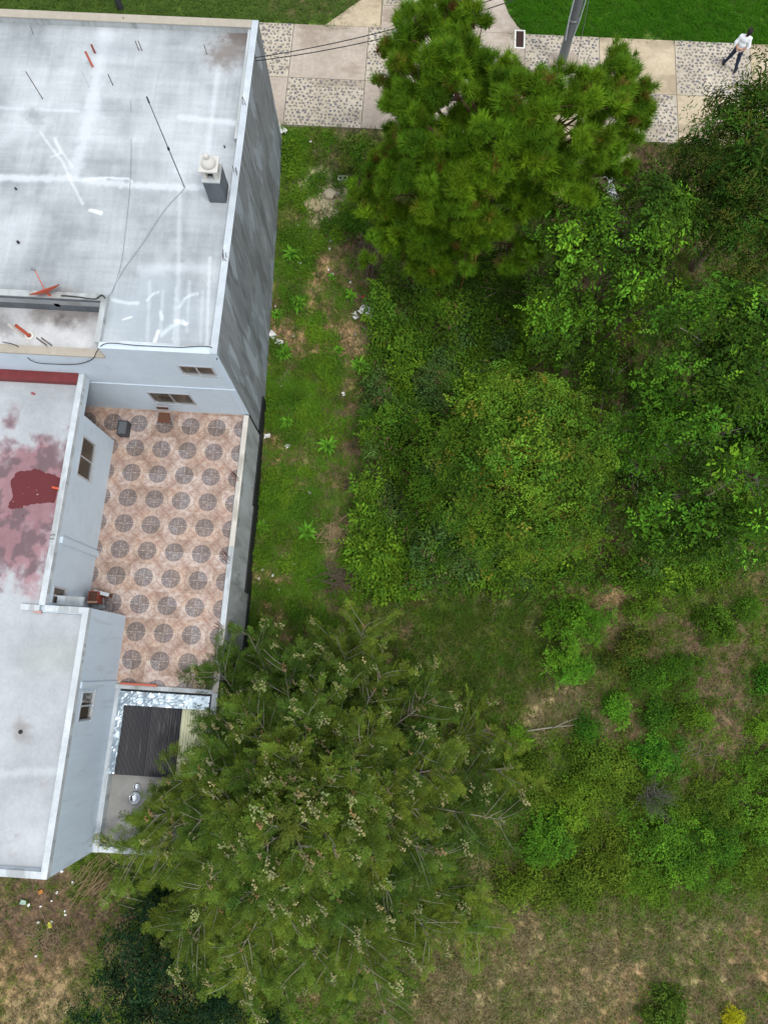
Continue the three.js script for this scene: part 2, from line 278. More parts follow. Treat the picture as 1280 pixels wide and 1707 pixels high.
const roofStrokes = [
  { p: wp(RY, [175, 50], [165, 110], [150, 200], [125, 285]), w: .2, s: .8, a: .6, c: WH },
  { p: wp(RY, [0, 296], [120, 298], [210, 308], [300, 312], [385, 312]), w: .12, s: .7, a: .7, c: WH },
  { p: wp(RY, [140, 300], [180, 296], [215, 298], [220, 302]), w: .05, s: .5, a: .8, c: WH },
  { p: wp(RY, [68, 220], [85, 245], [105, 270], [118, 300], [138, 340]), w: .045, s: .7, a: .5, c: [208, 211, 213] },
  { p: wp(RY, [92, 230], [105, 255], [122, 278]), w: .04, s: .7, a: .5, c: [208, 211, 213] },
  { p: wp(RY, [85, 262], [102, 255], [90, 232]), w: .03, s: .7, a: .5, c: [208, 211, 213] },
  { p: wp(RY, [300, 195], [400, 205]), w: .1, s: .8, a: .6, c: WH }, { p: wp(RY, [0, 180], [130, 185]), w: .06, s: .8, a: .4, c: WH },
  { p: wp(RY, [300, 310], [296, 575]), w: .07, s: .9, a: .4, c: WH }, { p: wp(RY, [350, 430], [345, 580]), w: .05, s: .7, a: .6, c: WH },
  { p: wp(RY, [365, 110], [340, 300]), w: .08, s: .9, a: .5, c: WH },
  { p: wp(RY, [240, 450], [300, 445], [345, 448]), w: .18, s: .9, a: .4, c: WH },
  { p: wp(RY, [188, 500], [210, 505], [229, 505]), w: .055, s: .85, a: .6, c: [206, 215, 217] },
  { p: wp(RY, [246, 500], [256, 490], [264, 487]), w: .045, s: .85, a: .6, c: [206, 215, 217] },
  { p: wp(RY, [300, 512], [308, 498], [318, 492], [329, 490]), w: .045, s: .85, a: .6, c: [206, 215, 217] },
  { p: wp(RY, [268, 520], [271, 532]), w: .05, s: .85, a: .6, c: [206, 215, 217] },
  { p: wp(RY, [270, 558], [285, 545], [305, 535]), w: .07, s: .85, a: .6, c: [206, 215, 217] },
  { p: wp(RY, [295, 535], [311, 540]), w: .06, s: .5, a: .9, c: [212, 215, 217] },
  { p: wp(RY, [258, 570], [264, 552]), w: .05, s: .5, a: .9, c: [212, 215, 217] },
  { p: wp(RY, [150, 350], [168, 355]), w: .06, s: .4, a: .8, c: [212, 215, 217] }, { p: wp(RY, [205, 533], [220, 528]), w: .03, s: .5, a: .7, c: [212, 215, 217] },
  { p: wp(RY, [415, 48], [400, 70], [375, 90]), w: .5, s: .9, a: .75, c: [108, 98, 92] },
  { p: wp(RY, [410, 62], [395, 60]), w: .25, s: .9, a: .5, c: [90, 80, 76] },
  { p: wp(RY, [165, 80], [215, 85]), w: .3, s: .95, a: .35, c: [142, 146, 152] },
  { p: wp(RY, [55, 192], [62, 196]), w: .25, s: .95, a: .6, c: [124, 127, 130] }, { p: wp(RY, [210, 200], [210, 225]), w: .18, s: .95, a: .35, c: [140, 143, 146] },
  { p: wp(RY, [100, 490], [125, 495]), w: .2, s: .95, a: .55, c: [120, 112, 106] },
];
for (let k = 0; k < 9; k++) { const px = 250 + k * 11; roofStrokes.push({ p: wp(RY, [px, 470 + (k % 3) * 8], [px - 4, 570 - (k % 4) * 9]), w: .05, s: .9, a: .35, c: k % 2 ? [150, 158, 164] : WH }); }
const roofBase = (x, z) => {
  const bands = (vn(x * 3.2, z * .55 + 3) - .5) * 12 + (vn(x * .5 + 9, z * 3.6) - .5) * 11 + (fbm(x * 12, z * 1.2, 2) - .5) * 10 + (fbm(x * 1.2, z * 11, 2) - .5) * 10;
  const n = (fbm(x * .55, z * .55 + 20, 4) - .5) * 60 - 12 * sstep(.45, .75, fbm(x * 1.3 + 60, z * 1.1 + 9, 5)) + (fbm(x * 20, z * 20, 2) - .5) * 9 + bands;
  const gw = sstep(-10.2, -9.2, z) * sstep(-9.5, -8, x) * (1 - sstep(-6.8, -6.2, x)) * 0 + 0; // (kept flat: the grey wash is brushed on below)
  return [161 + n, 166 + n + gw, 169 + n];
};
const RX0 = -16, RW = 10.6, RZ0 = -20.8, RH = 12.1;
M.roof = std({ map: strokeTex(RX0, RZ0, RW, RH, 1024, (x, z) => { const c = roofBase(x, z); const g = (1 - sstep(.7, 1.6, Math.hypot((x + 7.6) / 1.3, (z + 10.1) / 1.1) + (fbm(x * 2, z * 2, 3) - .5) * .8)) * .55; return mix3(c, [158, 168, 176], g); }, roofStrokes), roughness: .8, bumpMap: noiseBump, bumpScale: .01 });

// a window set in a wall facing +z or +x: frame bars, two sliding panes, a curtain behind
function windowPart(parent, axis, a0, a1, y0, y1, plane, curtain, split = true) {
  const P = axis === 'z' ? (u0, u1, v0, v1, d0, d1) => bx(u0, u1, v0, v1, plane + d0, plane + d1) : (u0, u1, v0, v1, d0, d1) => bx(plane + d0, plane + d1, v0, v1, u0, u1);
  const f = .05, mid = (a0 + a1) / 2;
  const w = part('window', mergeGeometries([P(a0, a0 + f, y0, y1, -.1, .02), P(a1 - f, a1, y0, y1, -.1, .02), P(a0 + f, a1 - f, y1 - f, y1, -.1, .02), P(a0 + f, a1 - f, y0, y0 + f, -.1, .02)].concat(split ? [P(mid - f / 2, mid + f / 2, y0 + f, y1 - f, -.09, .01)] : [])), M.alu, parent);
  w.name = 'window';
  const panes = split ? [[a0 + f, mid - f / 2], [mid + f / 2, a1 - f]] : [[a0 + f, a1 - f]];
  for (const [p, q] of panes) part('pane', P(p, q, y0 + f, y1 - f, -.034, -.03), M.pane, w);
  part('curtain', P(a0 + .01, a1 - .01, y0 + .01, y1 - .01, -.075, -.055), curtain, w);
  part('sill', P(a0 - .04, a1 + .04, y0 - .05, y0 - .002, -.09, .03), M.trim, w);
  return w;
}
function wallHoles(axis, a0, a1, y0, y1, plane, th, holes) { // outer face on plane, thickness inwards
  const s = new THREE.Shape([[a0, y0], [a1, y0], [a1, y1], [a0, y1]].map(p => new THREE.Vector2(...p)));
  for (const [p, q, r, t] of holes) s.holes.push(new THREE.Path([[p, r], [p, t], [q, t], [q, r]].map(k => new THREE.Vector2(...k))));
  const g = new THREE.ExtrudeGeometry(s, { depth: th, bevelEnabled: false });
  if (axis === 'z') g.translate(0, 0, plane - th);
  else { g.rotateY(-Math.PI / 2); g.translate(plane, 0, 0); } // shape x -> world z, depth -> -x
  return muv(g);
}
const tall = thing('tall_house', 'tall white house with a pale grey flat roof and bare cement east wall', 'house');
{
  const W1 = [-6.97, -5.9, 5.82, 6.5], W2 = [-8.72, -7.25, 3.2, 4.2];
  part('east_wall', bx(XE - .2, XE, -1, PT, ZN, ZS - .022), M.cement, tall);
  part('corner_trim', bx(XE - .205, XE - .005, 2.46, PT - .002, ZS - .021, ZS), M.blueWhite, tall);
  part('south_wall', wallHoles('z', -9.05, XE - .206, 2.0, PT - .02, ZS - .003, .2, [W1, W2]), M.white, tall);
  part('south_wall', bx(XW, -9.052, 2.0, 6.72, ZS - .203, ZS - .003), M.white, tall);
  part('wall_coping', bx(XW, -9.1, 6.722, 6.78, ZS - .26, ZS + .01), M.tan, tall);
  part('ledge', bx(XW, XE - .006, 4.76, 4.81, ZS - .002, ZS + .028), M.white, tall);
  windowPart(tall, 'z', ...W1, ZS, M.curtain); windowPart(tall, 'z', ...W2, ZS, M.curtain);
  part('north_wall', bx(XW, XE - .202, -1, PT, ZN, ZN + .28), M.cement2, tall);
  part('west_wall', bx(XW, XW + .2, -1, PT, ZN + .282, ZS - .21), M.cement2, tall);
  // roof slab round the sunken strip above the stair
  const rg = new THREE.ExtrudeGeometry(new THREE.Shape([[XW + .2, -(ZN + .28)], [XW + .2, 10.32], [-9.22, 10.32], [-9.22, -(ZS - .2)], [XE - .206, -(ZS - .2)], [XE - .206, -(ZN + .28)]].map(p => new THREE.Vector2(...p))), { depth: .25, bevelEnabled: false });
  rg.rotateX(-Math.PI / 2); rg.translate(0, RY - .25, 0);
  part('roof', planeUV(rg, RX0, RZ0, RW, RH), M.roof, tall);
  part('roof_edge', bx(-9.05, XE - .206, RY, RY + .04, ZS - .35, ZS - .205), M.trim, tall);
  // east parapet: thin painted cap; cap of the stair recess
  part('parapet_cap', bx(XE - .2, XE + .008, PT, PT + .025, ZN - .01, ZS + .004), M.capGrey, tall);
  part('parapet_cap', bx(XW, XE - .202, PT, PT + .03, ZN - .01, ZN + .3), M.tan, tall);
  part('parapet', bx(XE - .32, XE - .206, RY, PT - .05, ZN + .282, -16.2), M.cement2, tall);
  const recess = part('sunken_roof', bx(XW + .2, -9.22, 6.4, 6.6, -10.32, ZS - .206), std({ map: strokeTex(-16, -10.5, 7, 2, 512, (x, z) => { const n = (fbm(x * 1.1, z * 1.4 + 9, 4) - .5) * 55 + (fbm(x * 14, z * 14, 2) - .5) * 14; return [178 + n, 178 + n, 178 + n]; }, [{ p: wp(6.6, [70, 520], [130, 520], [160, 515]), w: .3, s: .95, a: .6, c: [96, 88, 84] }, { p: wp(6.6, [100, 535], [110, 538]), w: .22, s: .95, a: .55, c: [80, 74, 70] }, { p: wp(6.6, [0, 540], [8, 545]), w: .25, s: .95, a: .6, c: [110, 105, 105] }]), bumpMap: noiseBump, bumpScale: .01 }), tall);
  planeUV(recess.geometry, -16, -10.5, 7, 2);
  part('recess_wall', bx(XW + .2, -9.22, 6.6, RY + .16, -10.42, -10.321), M.darkCement, tall);
  part('recess_cap', bx(XW + .2, -9.22, RY + .162, RY + .2, -10.5, -10.3), M.cement2, tall);
  part('recess_cap', bx(-9.219, -9.05, RY, RY + .17, -10.5, ZS - .206), M.cement2, tall);
  // chimney: dark cement box with a pale cast cap, lantern and dome
  const cx = -6.15, cz = -14.28, ch = part('chimney', bx(cx - .26, cx + .26, RY, RY + .9, cz - .32, cz + .32), M.darkCement, tall);
  const cy = RY + .9;
  const capM = std({ color: '#c4c1bb', roughness: .9, bumpMap: noiseBump, bumpScale: .008 });
  part('chimney_top', bx(cx - .27, cx + .27, cy, cy + .04, cz - .33, cz + .33), M.cement2, ch);
  const L = []; for (const [a, b] of [[-1, -1], [1, -1], [-1, 1], [1, 1]]) L.push(bx(cx + a * .17 - .06, cx + a * .17 + .06, cy + .04, cy + .36, cz + b * .17 - .06, cz + b * .17 + .06));
  L.push(bx(cx - .1, cx + .1, cy + .28, cy + .36, cz + .12, cz + .22), bx(cx + .12, cx + .22, cy + .28, cy + .36, cz - .1, cz + .1), bx(cx - .22, cx - .12, cy + .28, cy + .36, cz - .1, cz + .1));
  part('lantern', mergeGeometries(L), capM, ch);
  part('vent_pipe', bx(cx - .1, cx + .1, cy + .04, cy + .25, cz - .1, cz + .1), M.black, ch);
  part('cap_slab', rbx(cx - .28, cx + .28, cy + .362, cy + .42, cz - .28, cz + .28, .015), capM, ch);
  const dome = new THREE.LatheGeometry([[0, 0], [.24, 0], [.25, .06], [.22, .16], [.14, .24], [.09, .27], [.085, .3], [.1, .34], [.09, .42], [.05, .45], [0, .45]].map(p => new THREE.Vector2(...p)), 24); dome.scale(.86, .86, .86); dome.translate(cx, cy + .42, cz); part('dome', dome, capM, ch);
  // pipes and starter bars standing out of the roof
  const up = (px, py, h, r, m, name, lean = [0, 0]) => { const b = at(px, py, RY); return part(name, rod(b, b.clone().add(V3(lean[0], h, lean[1])), r, r, 8), m, tall); };
  up(155, 111, .55, .04, M.palePipe, 'vent_pipe'); up(159, 88, .3, .035, M.rust, 'vent_pipe');
  up(72, 165, 1.15, .013, M.rebar, 'rod', [.05, .1]); up(150, 146, .65, .009, M.alu, 'rod'); up(189, 142, .42, .014, M.cable, 'rod');
  up(345, 90, .35, .012, M.rebar, 'rod'); up(237, 84, .35, .014, M.rebar, 'rod'); up(232, 84, .35, .014, M.rebar, 'rod'); up(208, 46, .3, .012, M.rebar, 'rod', [.05, -.1]); up(56, 58, .3, .012, M.steel, 'rod', [.05, -.05]); up(32, 405, .08, .04, M.cable, 'vent_pipe'); up(28, 316, .08, .03, M.cable, 'vent_pipe'); up(375, 246, .08, .025, M.cable, 'vent_pipe');
  for (const [z, n] of [[-17.4, 2], [-14.9, 3], [-11.9, 4]]) for (let k = 0; k < n; k++) { const b = V3(XE - .06 - (k % 2) * .09, PT + .03, z + (k >> 1) * .1); part('rebar', rod(b, b.clone().add(V3(rr(-.05, .05), .28, rr(-.12, .12))), .01), M.rebar, tall); }
  // drain pipe elbow in the sunken strip and starter bars at its edge
  const q = at(50, 560, 6.6); part('vent_pipe', rod(q, q.clone().add(V3(-.02, .75, .05)), .05), M.orange, tall);
  const r0 = new THREE.TorusGeometry(.11, .035, 8, 18); r0.rotateX(Math.PI / 2); r0.translate(q.x, 6.62, q.z); part('pipe_collar', r0, M.stoneWhite, tall);
  part('vent_pipe', rod(q.clone().add(V3(-.17, 0, .03)), q.clone().add(V3(-.2, .85, .06)), .045), M.stoneWhite, tall);
  for (let k = 0; k < 4; k++) { const b = at(79 + (k % 2) * 8, 577 - (k >> 1) * 2, 6.78); part('rebar', rod(b, b.clone().add(V3(-.05, .55, .03)), .011), M.rebar, tall); }
}
// ---------------------------------------------------------------- low house
const LX = -10.3, QX = -8.97, LR = 5.25, LP = 5.45, ZP = -1.33, ZQ = 6.06;
const low = thing('low_house', 'low white house with a red stained flat roof beside the tiled terrace', 'house');
{
  const Wr = [-6.87, -5.55, 3.84, 4.86], Wp = [1.09, 1.95, 4.12, 5.02], Wd = [-1.95, -1.4, 4.25, 5.1];
  part('east_wall', wallHoles('x', -7.5, ZP + .2, 2.46, LR, LX, .2, [Wr, Wd]), M.white, low);
  part('east_wall', wallHoles('x', ZP, ZQ, 2.2, LR, QX, .2, [Wp]), M.blueWhite, low);
  part('north_wall', bx(XW, LX - .202, 2.46, LR - .2, -7.5, -7.3), M.white, low);
  part('north_wall', bx(LX + .002, QX - .202, 2.46, LR, ZP, ZP + .2), M.white, low);
  part('south_wall', bx(XW, QX - .202, -2.6, LR, ZQ - .2, ZQ), M.blueWhite, low);
  part('west_wall', bx(XW, XW + .2, -2.6, LR - .2, -7.3, ZQ - .2), M.white, low);
  windowPart(low, 'x', ...Wr, LX, M.curtain); windowPart(low, 'x', ...Wp, QX, M.curtainGreen); windowPart(low, 'x', ...Wd, LX, M.curtainGreen);
  const RED = [128, 34, 40], X0 = -16, Z0 = -8.8, Wd2 = 7.1, H2 = 15;
  const patch = wp(LR, [18, 800], [30, 786], [60, 782], [101, 796], [98, 815], [90, 838], [60, 838], [35, 848], [14, 846], [22, 825]);
  const inPoly = (x, z) => { let c = false; for (let i = 0, j = patch.length - 1; i < patch.length; j = i++) { const [xi, zi] = patch[i], [xj, zj] = patch[j]; if ((zi > z) !== (zj > z) && x < (xj - xi) * (z - zi) / (zj - zi) + xi) c = !c; } return c; };
  const rt = strokeTex(X0, Z0, Wd2, H2, 768, (x, z) => {
    const n = (fbm(x * .6, z * .6 + 50, 4) - .5) * 34 + (fbm(x * 16, z * 16, 2) - .5) * 10 + (fbm(x * 3, z * 3, 3) - .5) * 14; let c = [162 + n, 165 + n, 168 + n];
    const st = sstep(.25, .62, fbm(x * .8 + 7, z * .55 + 2, 5) + .42 * Math.exp(-Math.pow((z + 5.0) / 2.1, 2)) + .3 * Math.exp(-Math.pow((z + 3.2) / 1.6, 2) - Math.pow((x + 12) / 1, 2)) - .4 - .12 * sstep(-2, 0, z) + (fbm(x * 3 + 5, z * 3, 4) - .5) * .5);
    c = mix3(c, [138 + n, 96 + n * .9, 102 + n * .9], st * .82);
    const dk = sstep(.44, .6, fbm(x * 2.4 + 70, z * 2.4, 5)) * st; c = mix3(c, [92, 76, 80], dk * .75);
    const e = (fbm(x * 5, z * 5, 3) - .5) * .14; if (inPoly(x + e, z + e)) c = [92 + n * .35, 30 + n * .2, 34 + n * .2];
    const sp = vn(x * 20, z * 20) > .93 && fbm(x, z + 30, 2) > .55 ? 1 : 0; if (sp && st > .3) c = mix3(c, [100, 40, 40], .7);
    if (vn(x * 15 + 40, z * 15) > .955 && inPoly(x, z)) c = [215, 205, 205];
    return c;
  }, [{ p: wp(LR, [36, 1215], [40, 1225]), w: .22, s: .95, a: .35, c: [96, 84, 78] }, { p: wp(LR, [0, 1290], [110, 1285]), w: .1, s: .9, a: .35, c: WH }, { p: wp(LR, [60, 1100], [120, 1090]), w: .4, s: .95, a: .2, c: [150, 158, 140] }, { p: wp(LR, [54, 655], [58, 657]), w: .03, s: .9, a: .8, c: RED }]);
  M.lowRoof = std({ map: rt, roughness: .8, bumpMap: noiseBump, bumpScale: .01 });
  const g = new THREE.ExtrudeGeometry(new THREE.Shape([[XW, 8.745], [LX - .202, 8.745], [LX - .202, 1.12], [QX - .202, 1.12], [QX - .202, -ZQ + .202], [XW, -ZQ + .202]].map(p => new THREE.Vector2(...p))), { depth: .2, bevelEnabled: false });
  g.rotateX(-Math.PI / 2); g.translate(0, LR - .2, 0); part('roof', planeUV(g, X0, Z0, Wd2, H2), M.lowRoof, low);
  const cap = (x0, x1, z0, z1, m = M.trim, top = LP) => part('parapet', bx(x0, x1, LR + .001, top, z0, z1), m, low);
  part('lintel', bx(LX - .2, LX - .001, LR - .25, LR, -8.745, -7.502), M.white, low);
  cap(LX - .178, LX + .004, -8.745, ZP + .002); cap(QX - .178, QX + .004, ZP - .002, ZQ + .004); cap(XW, QX - .18, ZQ - .178, ZQ + .004);
  cap(LX + .006, QX - .18, ZP - .002, ZP + .176); cap(LX - .75, LX - .18, ZP + .0, ZP + .174, M.trim, LR + .12);
  cap(XW, LX - .18, -8.745, -8.42, M.redPaint, LP + .03);
  // pilasters down the east walls
  part('pilaster', bx(LX - .05, LX + .09, 2.47, LR - .05, -3.46, -3.26), M.white, low); part('pilaster', bx(QX - .05, QX + .04, 2.47, LR - .05, .82, 1.0), M.blueWhite, low);
  { const q0 = at(103, 1001, 4.75), q1 = at(139, 1001, 4.75), q2 = at(120, 994, 4.75), q3 = at(120, 1009, 4.75); part('canopy', bx(LX + .001, q1.x, 4.65, 4.75, q2.z, q3.z), M.trim, low); part('bracket', bx(LX + .001, q1.x - .1, 4.45, 4.649, q3.z - .08, q3.z - .02), M.white, low); }
  const v = at(35, 1220, LR); part('roof_drain', (() => { const c = new THREE.CylinderGeometry(.06, .06, .02, 16); c.translate(v.x, LR + .008, v.z); return c; })(), M.black, low);
  const pip = (px, py, d, m) => { const a = at(px, py, LR + .06); part('spout_pipe', rod(a, a.clone().add(V3(...d)), .04, .04, 8), m, low); };
  pip(88, 812, [.32, 0, .06], M.orange); pip(57, 1018, [.25, .02, .04], std({ color: '#b58c84' }));
  for (let k = 0; k < 4; k++) { const b = V3(LX - .05 - (k % 2) * .09, LP, -3.45 + (k >> 1) * .12); part('rebar', rod(b, b.clone().add(V3(rr(-.04, .04), .14, rr(-.04, .04))), .01), M.rebar, low); }
}

// ---------------------------------------------------------------- terrace
const TY = 2.5;
{
  const ter = structure('terrace');
  part('base', bx(-14, XE - .21, TY - .4, TY - .014, ZS - .0, 1.0), M.tan, ter);
  // floor tiles; each carries a quarter of a pebble medallion in one corner
  const px = .4715, pz = .461, ox = -9.5, oz = -8.2;
  const tileTex = sd => tex(256, 256, (u, v) => {
    const x = u * px, y = v * pz, d = Math.hypot(u, v);
    const vein = Math.abs(fbm(u * 5 + sd * 9, v * 5 + sd * 3, 3) - .5) * 2, sw = fbm(u * 3 + sd * 5 + 2 * vein, v * 3 + sd, 3);
    let c = mix3([188, 171, 160], [171, 149, 138], sstep(.35, .7, sw)); c = mix3(c, [144, 116, 104], (1 - sstep(0, .12, vein)) * .55);
    c = mix3(c, [200, 184, 168], sstep(.6, .8, fbm(u * 7 + 40 + sd, v * 7, 2)) * .5); { const dg = Math.abs(u - v) + (fbm(u * 8 + sd, v * 8 + 3, 2) - .5) * .3, ad = Math.abs(u + v - 1.25) + (fbm(u * 7 + 9, v * 7 + sd, 2) - .5) * .35; c = mix3(c, [142, 112, 100], .45 * Math.max(1 - sstep(.02, .09, Math.abs(dg)), 1 - sstep(.02, .1, Math.abs(ad)))); }
    const far = Math.hypot(1 - u, 1 - v); c = mix3(c, [142, 108, 94], .5 * sstep(.42, .3, far) * sstep(.35, .65, fbm(u * 9, v * 9 + sd * 3, 2)) * .9);
    if (d < .685) { // mosaic
      const q = 24, gx = u * q, gy = v * q, ix = Math.floor(gx), iy = Math.floor(gy), h = NT[((iy * 37 + sd * 911) & 255) << 8 | (ix * 13 + sd * 71 & 255)], h2 = NT[((ix * 53 + 7) & 255) << 8 | (iy * 29 + sd & 255)];
      const inner = Math.hypot(gx - ix - .3 - h * .4, gy - iy - .3 - h2 * .4);
      const cols = [[108, 98, 98], [130, 118, 116], [172, 162, 158], [94, 86, 88], [136, 118, 113], [186, 178, 174]];
      c = inner < .48 ? cols[(h * 5.99) | 0] : [102, 93, 91];
      if (d > .65) c = mix3(c, [96, 86, 86], .6); if (Math.min(u, v) < .022) c = mix3(c, [192, 184, 178], .35);
    }
    return c;
  });
  const maps = [tileTex(1), tileTex(2), tileTex(3)];
  const mats = []; for (const m of maps) for (const t of ['#ffffff', '#efe8e4', '#f8eee4', '#dfd6cd']) mats.push(std({ map: m, color: t, roughness: .5 }));
  const grout = std({ color: '#b7a795' });
  part('grout', mergeGeometries([bx(LX + .0, XE - .21, TY - .0135, TY - .006, ZS, 1.0), bx(-14, LX - .001, TY - .0135, TY - .006, ZS, -7.502)]), grout, ter);
  const cache = {};
  function tile(x0, x1, z0, z1, i, j) {
    const fx = (i & 1) !== 0, fz = (j & 1) !== 0, X0 = ox + i * px, Z0 = oz + j * pz, full = x1 - x0 > px - .012 && z1 - z0 > pz - .012, key = full ? `${+fx}${+fz}` : null;
    let g = key && cache[key]; const cx = (x0 + x1) / 2, cz = (z0 + z1) / 2;
    if (!g) {
      g = new THREE.BoxGeometry(x1 - x0, .012, z1 - z0); const p = g.attributes.position, uv = g.attributes.uv;
      for (let k = 0; k < p.count; k++) { let u = (p.getX(k) + cx - X0) / px, v = (p.getZ(k) + cz - Z0) / pz; uv.setXY(k, clamp(fx ? 1 - u : u, .002, .998), clamp(fz ? 1 - v : v, .002, .998)); }
      if (key) cache[key] = g;
    }
    const m = part('tile', g, mats[rnd() * 12 | 0], ter); m.position.set(cx, TY - .006 + rr(-.0008, .0008), cz);
  }
  setSeed(9); const gp = .003;
  const area = (ax0, ax1, az0, az1) => { for (let i = Math.floor((ax0 - ox) / px); ox + i * px < ax1; i++) for (let j = Math.floor((az0 - oz) / pz); oz + j * pz < az1; j++) { const x0 = Math.max(ax0, ox + i * px + gp), x1 = Math.min(ax1, ox + (i + 1) * px - gp), z0 = Math.max(az0, oz + j * pz + gp), z1 = Math.min(az1, oz + (j + 1) * pz - gp); if (x1 - x0 > .02 && z1 - z0 > .02) tile(x0, x1, z0, z1, i, j); } };
  area(LX + .01, XE - .21, ZS + .01, ZP - .01); area(QX + .01, XE - .21, ZP - .009, .9); area(-12.2, LX + .009, ZS + .01, -7.51);
  // outer wall, curb, tar band
  part('east_wall', bx(XE - .19, XE, -3, TY + .1, ZS + .06, 6.08), M.cement2, ter);
  for (const [a, b, m] of [[ZS + .06, -5.1, M.paleCurb], [-5.098, -3.9, M.paleCurb], [-3.898, -1.2, M.trim], [-1.198, 1.0, M.paleCurb]]) part('curb', bx(XE - .17, XE + .004, TY + .1, TY + .13, a, b), m, ter);
  part('expansion_joint', bx(XE - .15, XE + .012, -.6, TY + .02, ZS - .02, ZS + .06), M.black, ter);
  for (const [a, b, t] of [[-10.2, -8.79, .35], [-8.79, -5.9, .25], [-5.9, -2.6, .05], [-2.6, 1.5, -.3]]) part('tar_band', bx(XE + .001, XE + .06, -2.2, ground(XE, (a + b) / 2) + .75 + t * .1, a, b - .002), M.black, ter);
  part('south_curb', bx(QX + .005, XE - .2, TY - .3, TY + .08, .91, 1.05), M.cement2, ter);
  for (const [pxx, pyy, n] of [[402, 803, 4], [384, 936, 5], [374, 1050, 4]]) { const b0 = at(pxx, pyy, TY + .14); for (let k = 0; k < n; k++) { const b = V3(XE - .1 - (k % 2) * .08, TY + .13, b0.z - .12 + (k >> 1) * .1); part('rebar', rod(b, b.clone().add(V3(-.06 + rr(-.03, .03), .62 + rr(-.1, .1), -.1 + rr(-.05, .05))), .011), k % 2 ? M.rust : M.rebar, ter); } }
}
{ // lower slab behind the terrace, its ledge, curb and roof sheets
  const c = structure('courtyard');
  part('slab', bx(QX + .006, XE - .2, 1.6, 2.1, 1.06, ZQ - .17), std({ map: plaster([146, 144, 140], 12, false, 4, 12), bumpMap: noiseBump, bumpScale: .006 }), c);
  part('ledge', bx(QX + .003, QX + .17, 2.1, 2.46, 1.055, ZQ + .01), M.trim, c);
  part('curb', bx(QX + .172, XE - .2, 1.5, 2.42, ZQ - .165, ZQ + .008), M.trim, c);
  const r = thing('corrugated_roof', 'dark corrugated roof sheet edged with crumpled silver foil below the terrace', 'roof sheet');
  const wave = (x0, x1, z0, z1, y0, y1, pitch, amp, m, name, par) => {
    const nx = Math.round((x1 - x0) / pitch * 8), pos = [], idx = [], uv = [];
    for (const [z, y] of [[z0, y0], [z1, y1]]) for (const lo of [0, .006]) for (let i = 0; i <= nx; i++) { const x = mix(x0, x1, i / nx), s = Math.sin((x - x0) / pitch * 2 * Math.PI); pos.push(x, y + amp * Math.sign(s) * Math.pow(Math.abs(s), .7) - lo, z); uv.push(x, z); }
    const n = nx + 1; const quad = (a, b, c2, d) => idx.push(a, b, c2, b, d, c2);
    for (let i = 0; i < nx; i++) { quad(i, 2 * n + i, i + 1, 2 * n + i + 1); quad(n + i, n + i + 1, 3 * n + i, 3 * n + i + 1); quad(i, i + 1, n + i, n + i + 1); quad(2 * n + i, 3 * n + i, 2 * n + i + 1, 3 * n + i + 1); }
    const g = new THREE.BufferGeometry(); g.setAttribute('position', new THREE.Float32BufferAttribute(pos, 3)); g.setAttribute('uv', new THREE.Float32BufferAttribute(uv, 2)); g.setIndex(idx); const q = g.toNonIndexed(); q.computeVertexNormals(); return part(name, q, m, par);
  };
  const dark = std({ map: tex(256, 256, (u, v) => { const n = fbm(u * 60, v * 3, 3), k = sstep(.62, .8, n) * sstep(.3, .8, v) * .5; return mix3([46, 46, 50], [126, 118, 108], k); }, [1 / 2.2, 1 / 2.2]), roughness: .45, metalness: .15, side: THREE.DoubleSide });
  const cream = std({ color: '#c9c8a8', roughness: .6, side: THREE.DoubleSide });
  const foil = new THREE.MeshStandardMaterial({ color: '#c3cfd6', metalness: .85, roughness: .32, side: THREE.DoubleSide });
  for (let k = 0; k < 2; k++) wave(-8.66 + k * 1.0, -7.66 + k * 1.0, 1.52, 3.74, 2.52 + k * .008, 2.4 + k * .008, .084, .018, dark, 'sheet', r);
  wave(-6.655, -5.78, 1.5, 3.7, 2.54, 2.42, .084, .018, cream, 'sheet', r);
  const crump = (x0, x1, z0, z1, y) => { const g = new THREE.PlaneGeometry(x1 - x0, z1 - z0, Math.ceil((x1 - x0) / .05), Math.ceil((z1 - z0) / .05)); g.rotateX(-Math.PI / 2); g.translate((x0 + x1) / 2, y, (z0 + z1) / 2); const p = g.attributes.position; for (let i = 0; i < p.count; i++) p.setY(i, y + (fbm(p.getX(i) * 5, p.getZ(i) * 9, 3) - .5) * .12); const f = g.toNonIndexed(); f.computeVertexNormals(); return f; };
  part('flashing', crump(-8.78, -5.78, 1.12, 1.56, 2.6), foil, r); part('flashing', crump(-8.79, -8.58, 1.57, 3.7, 2.56), foil, r);
  part('purlin', mergeGeometries([bx(-8.7, -5.8, 2.102, 2.44, 1.7, 1.76), bx(-8.7, -5.8, 2.102, 2.36, 3.45, 3.51)]), M.brown, r);
}
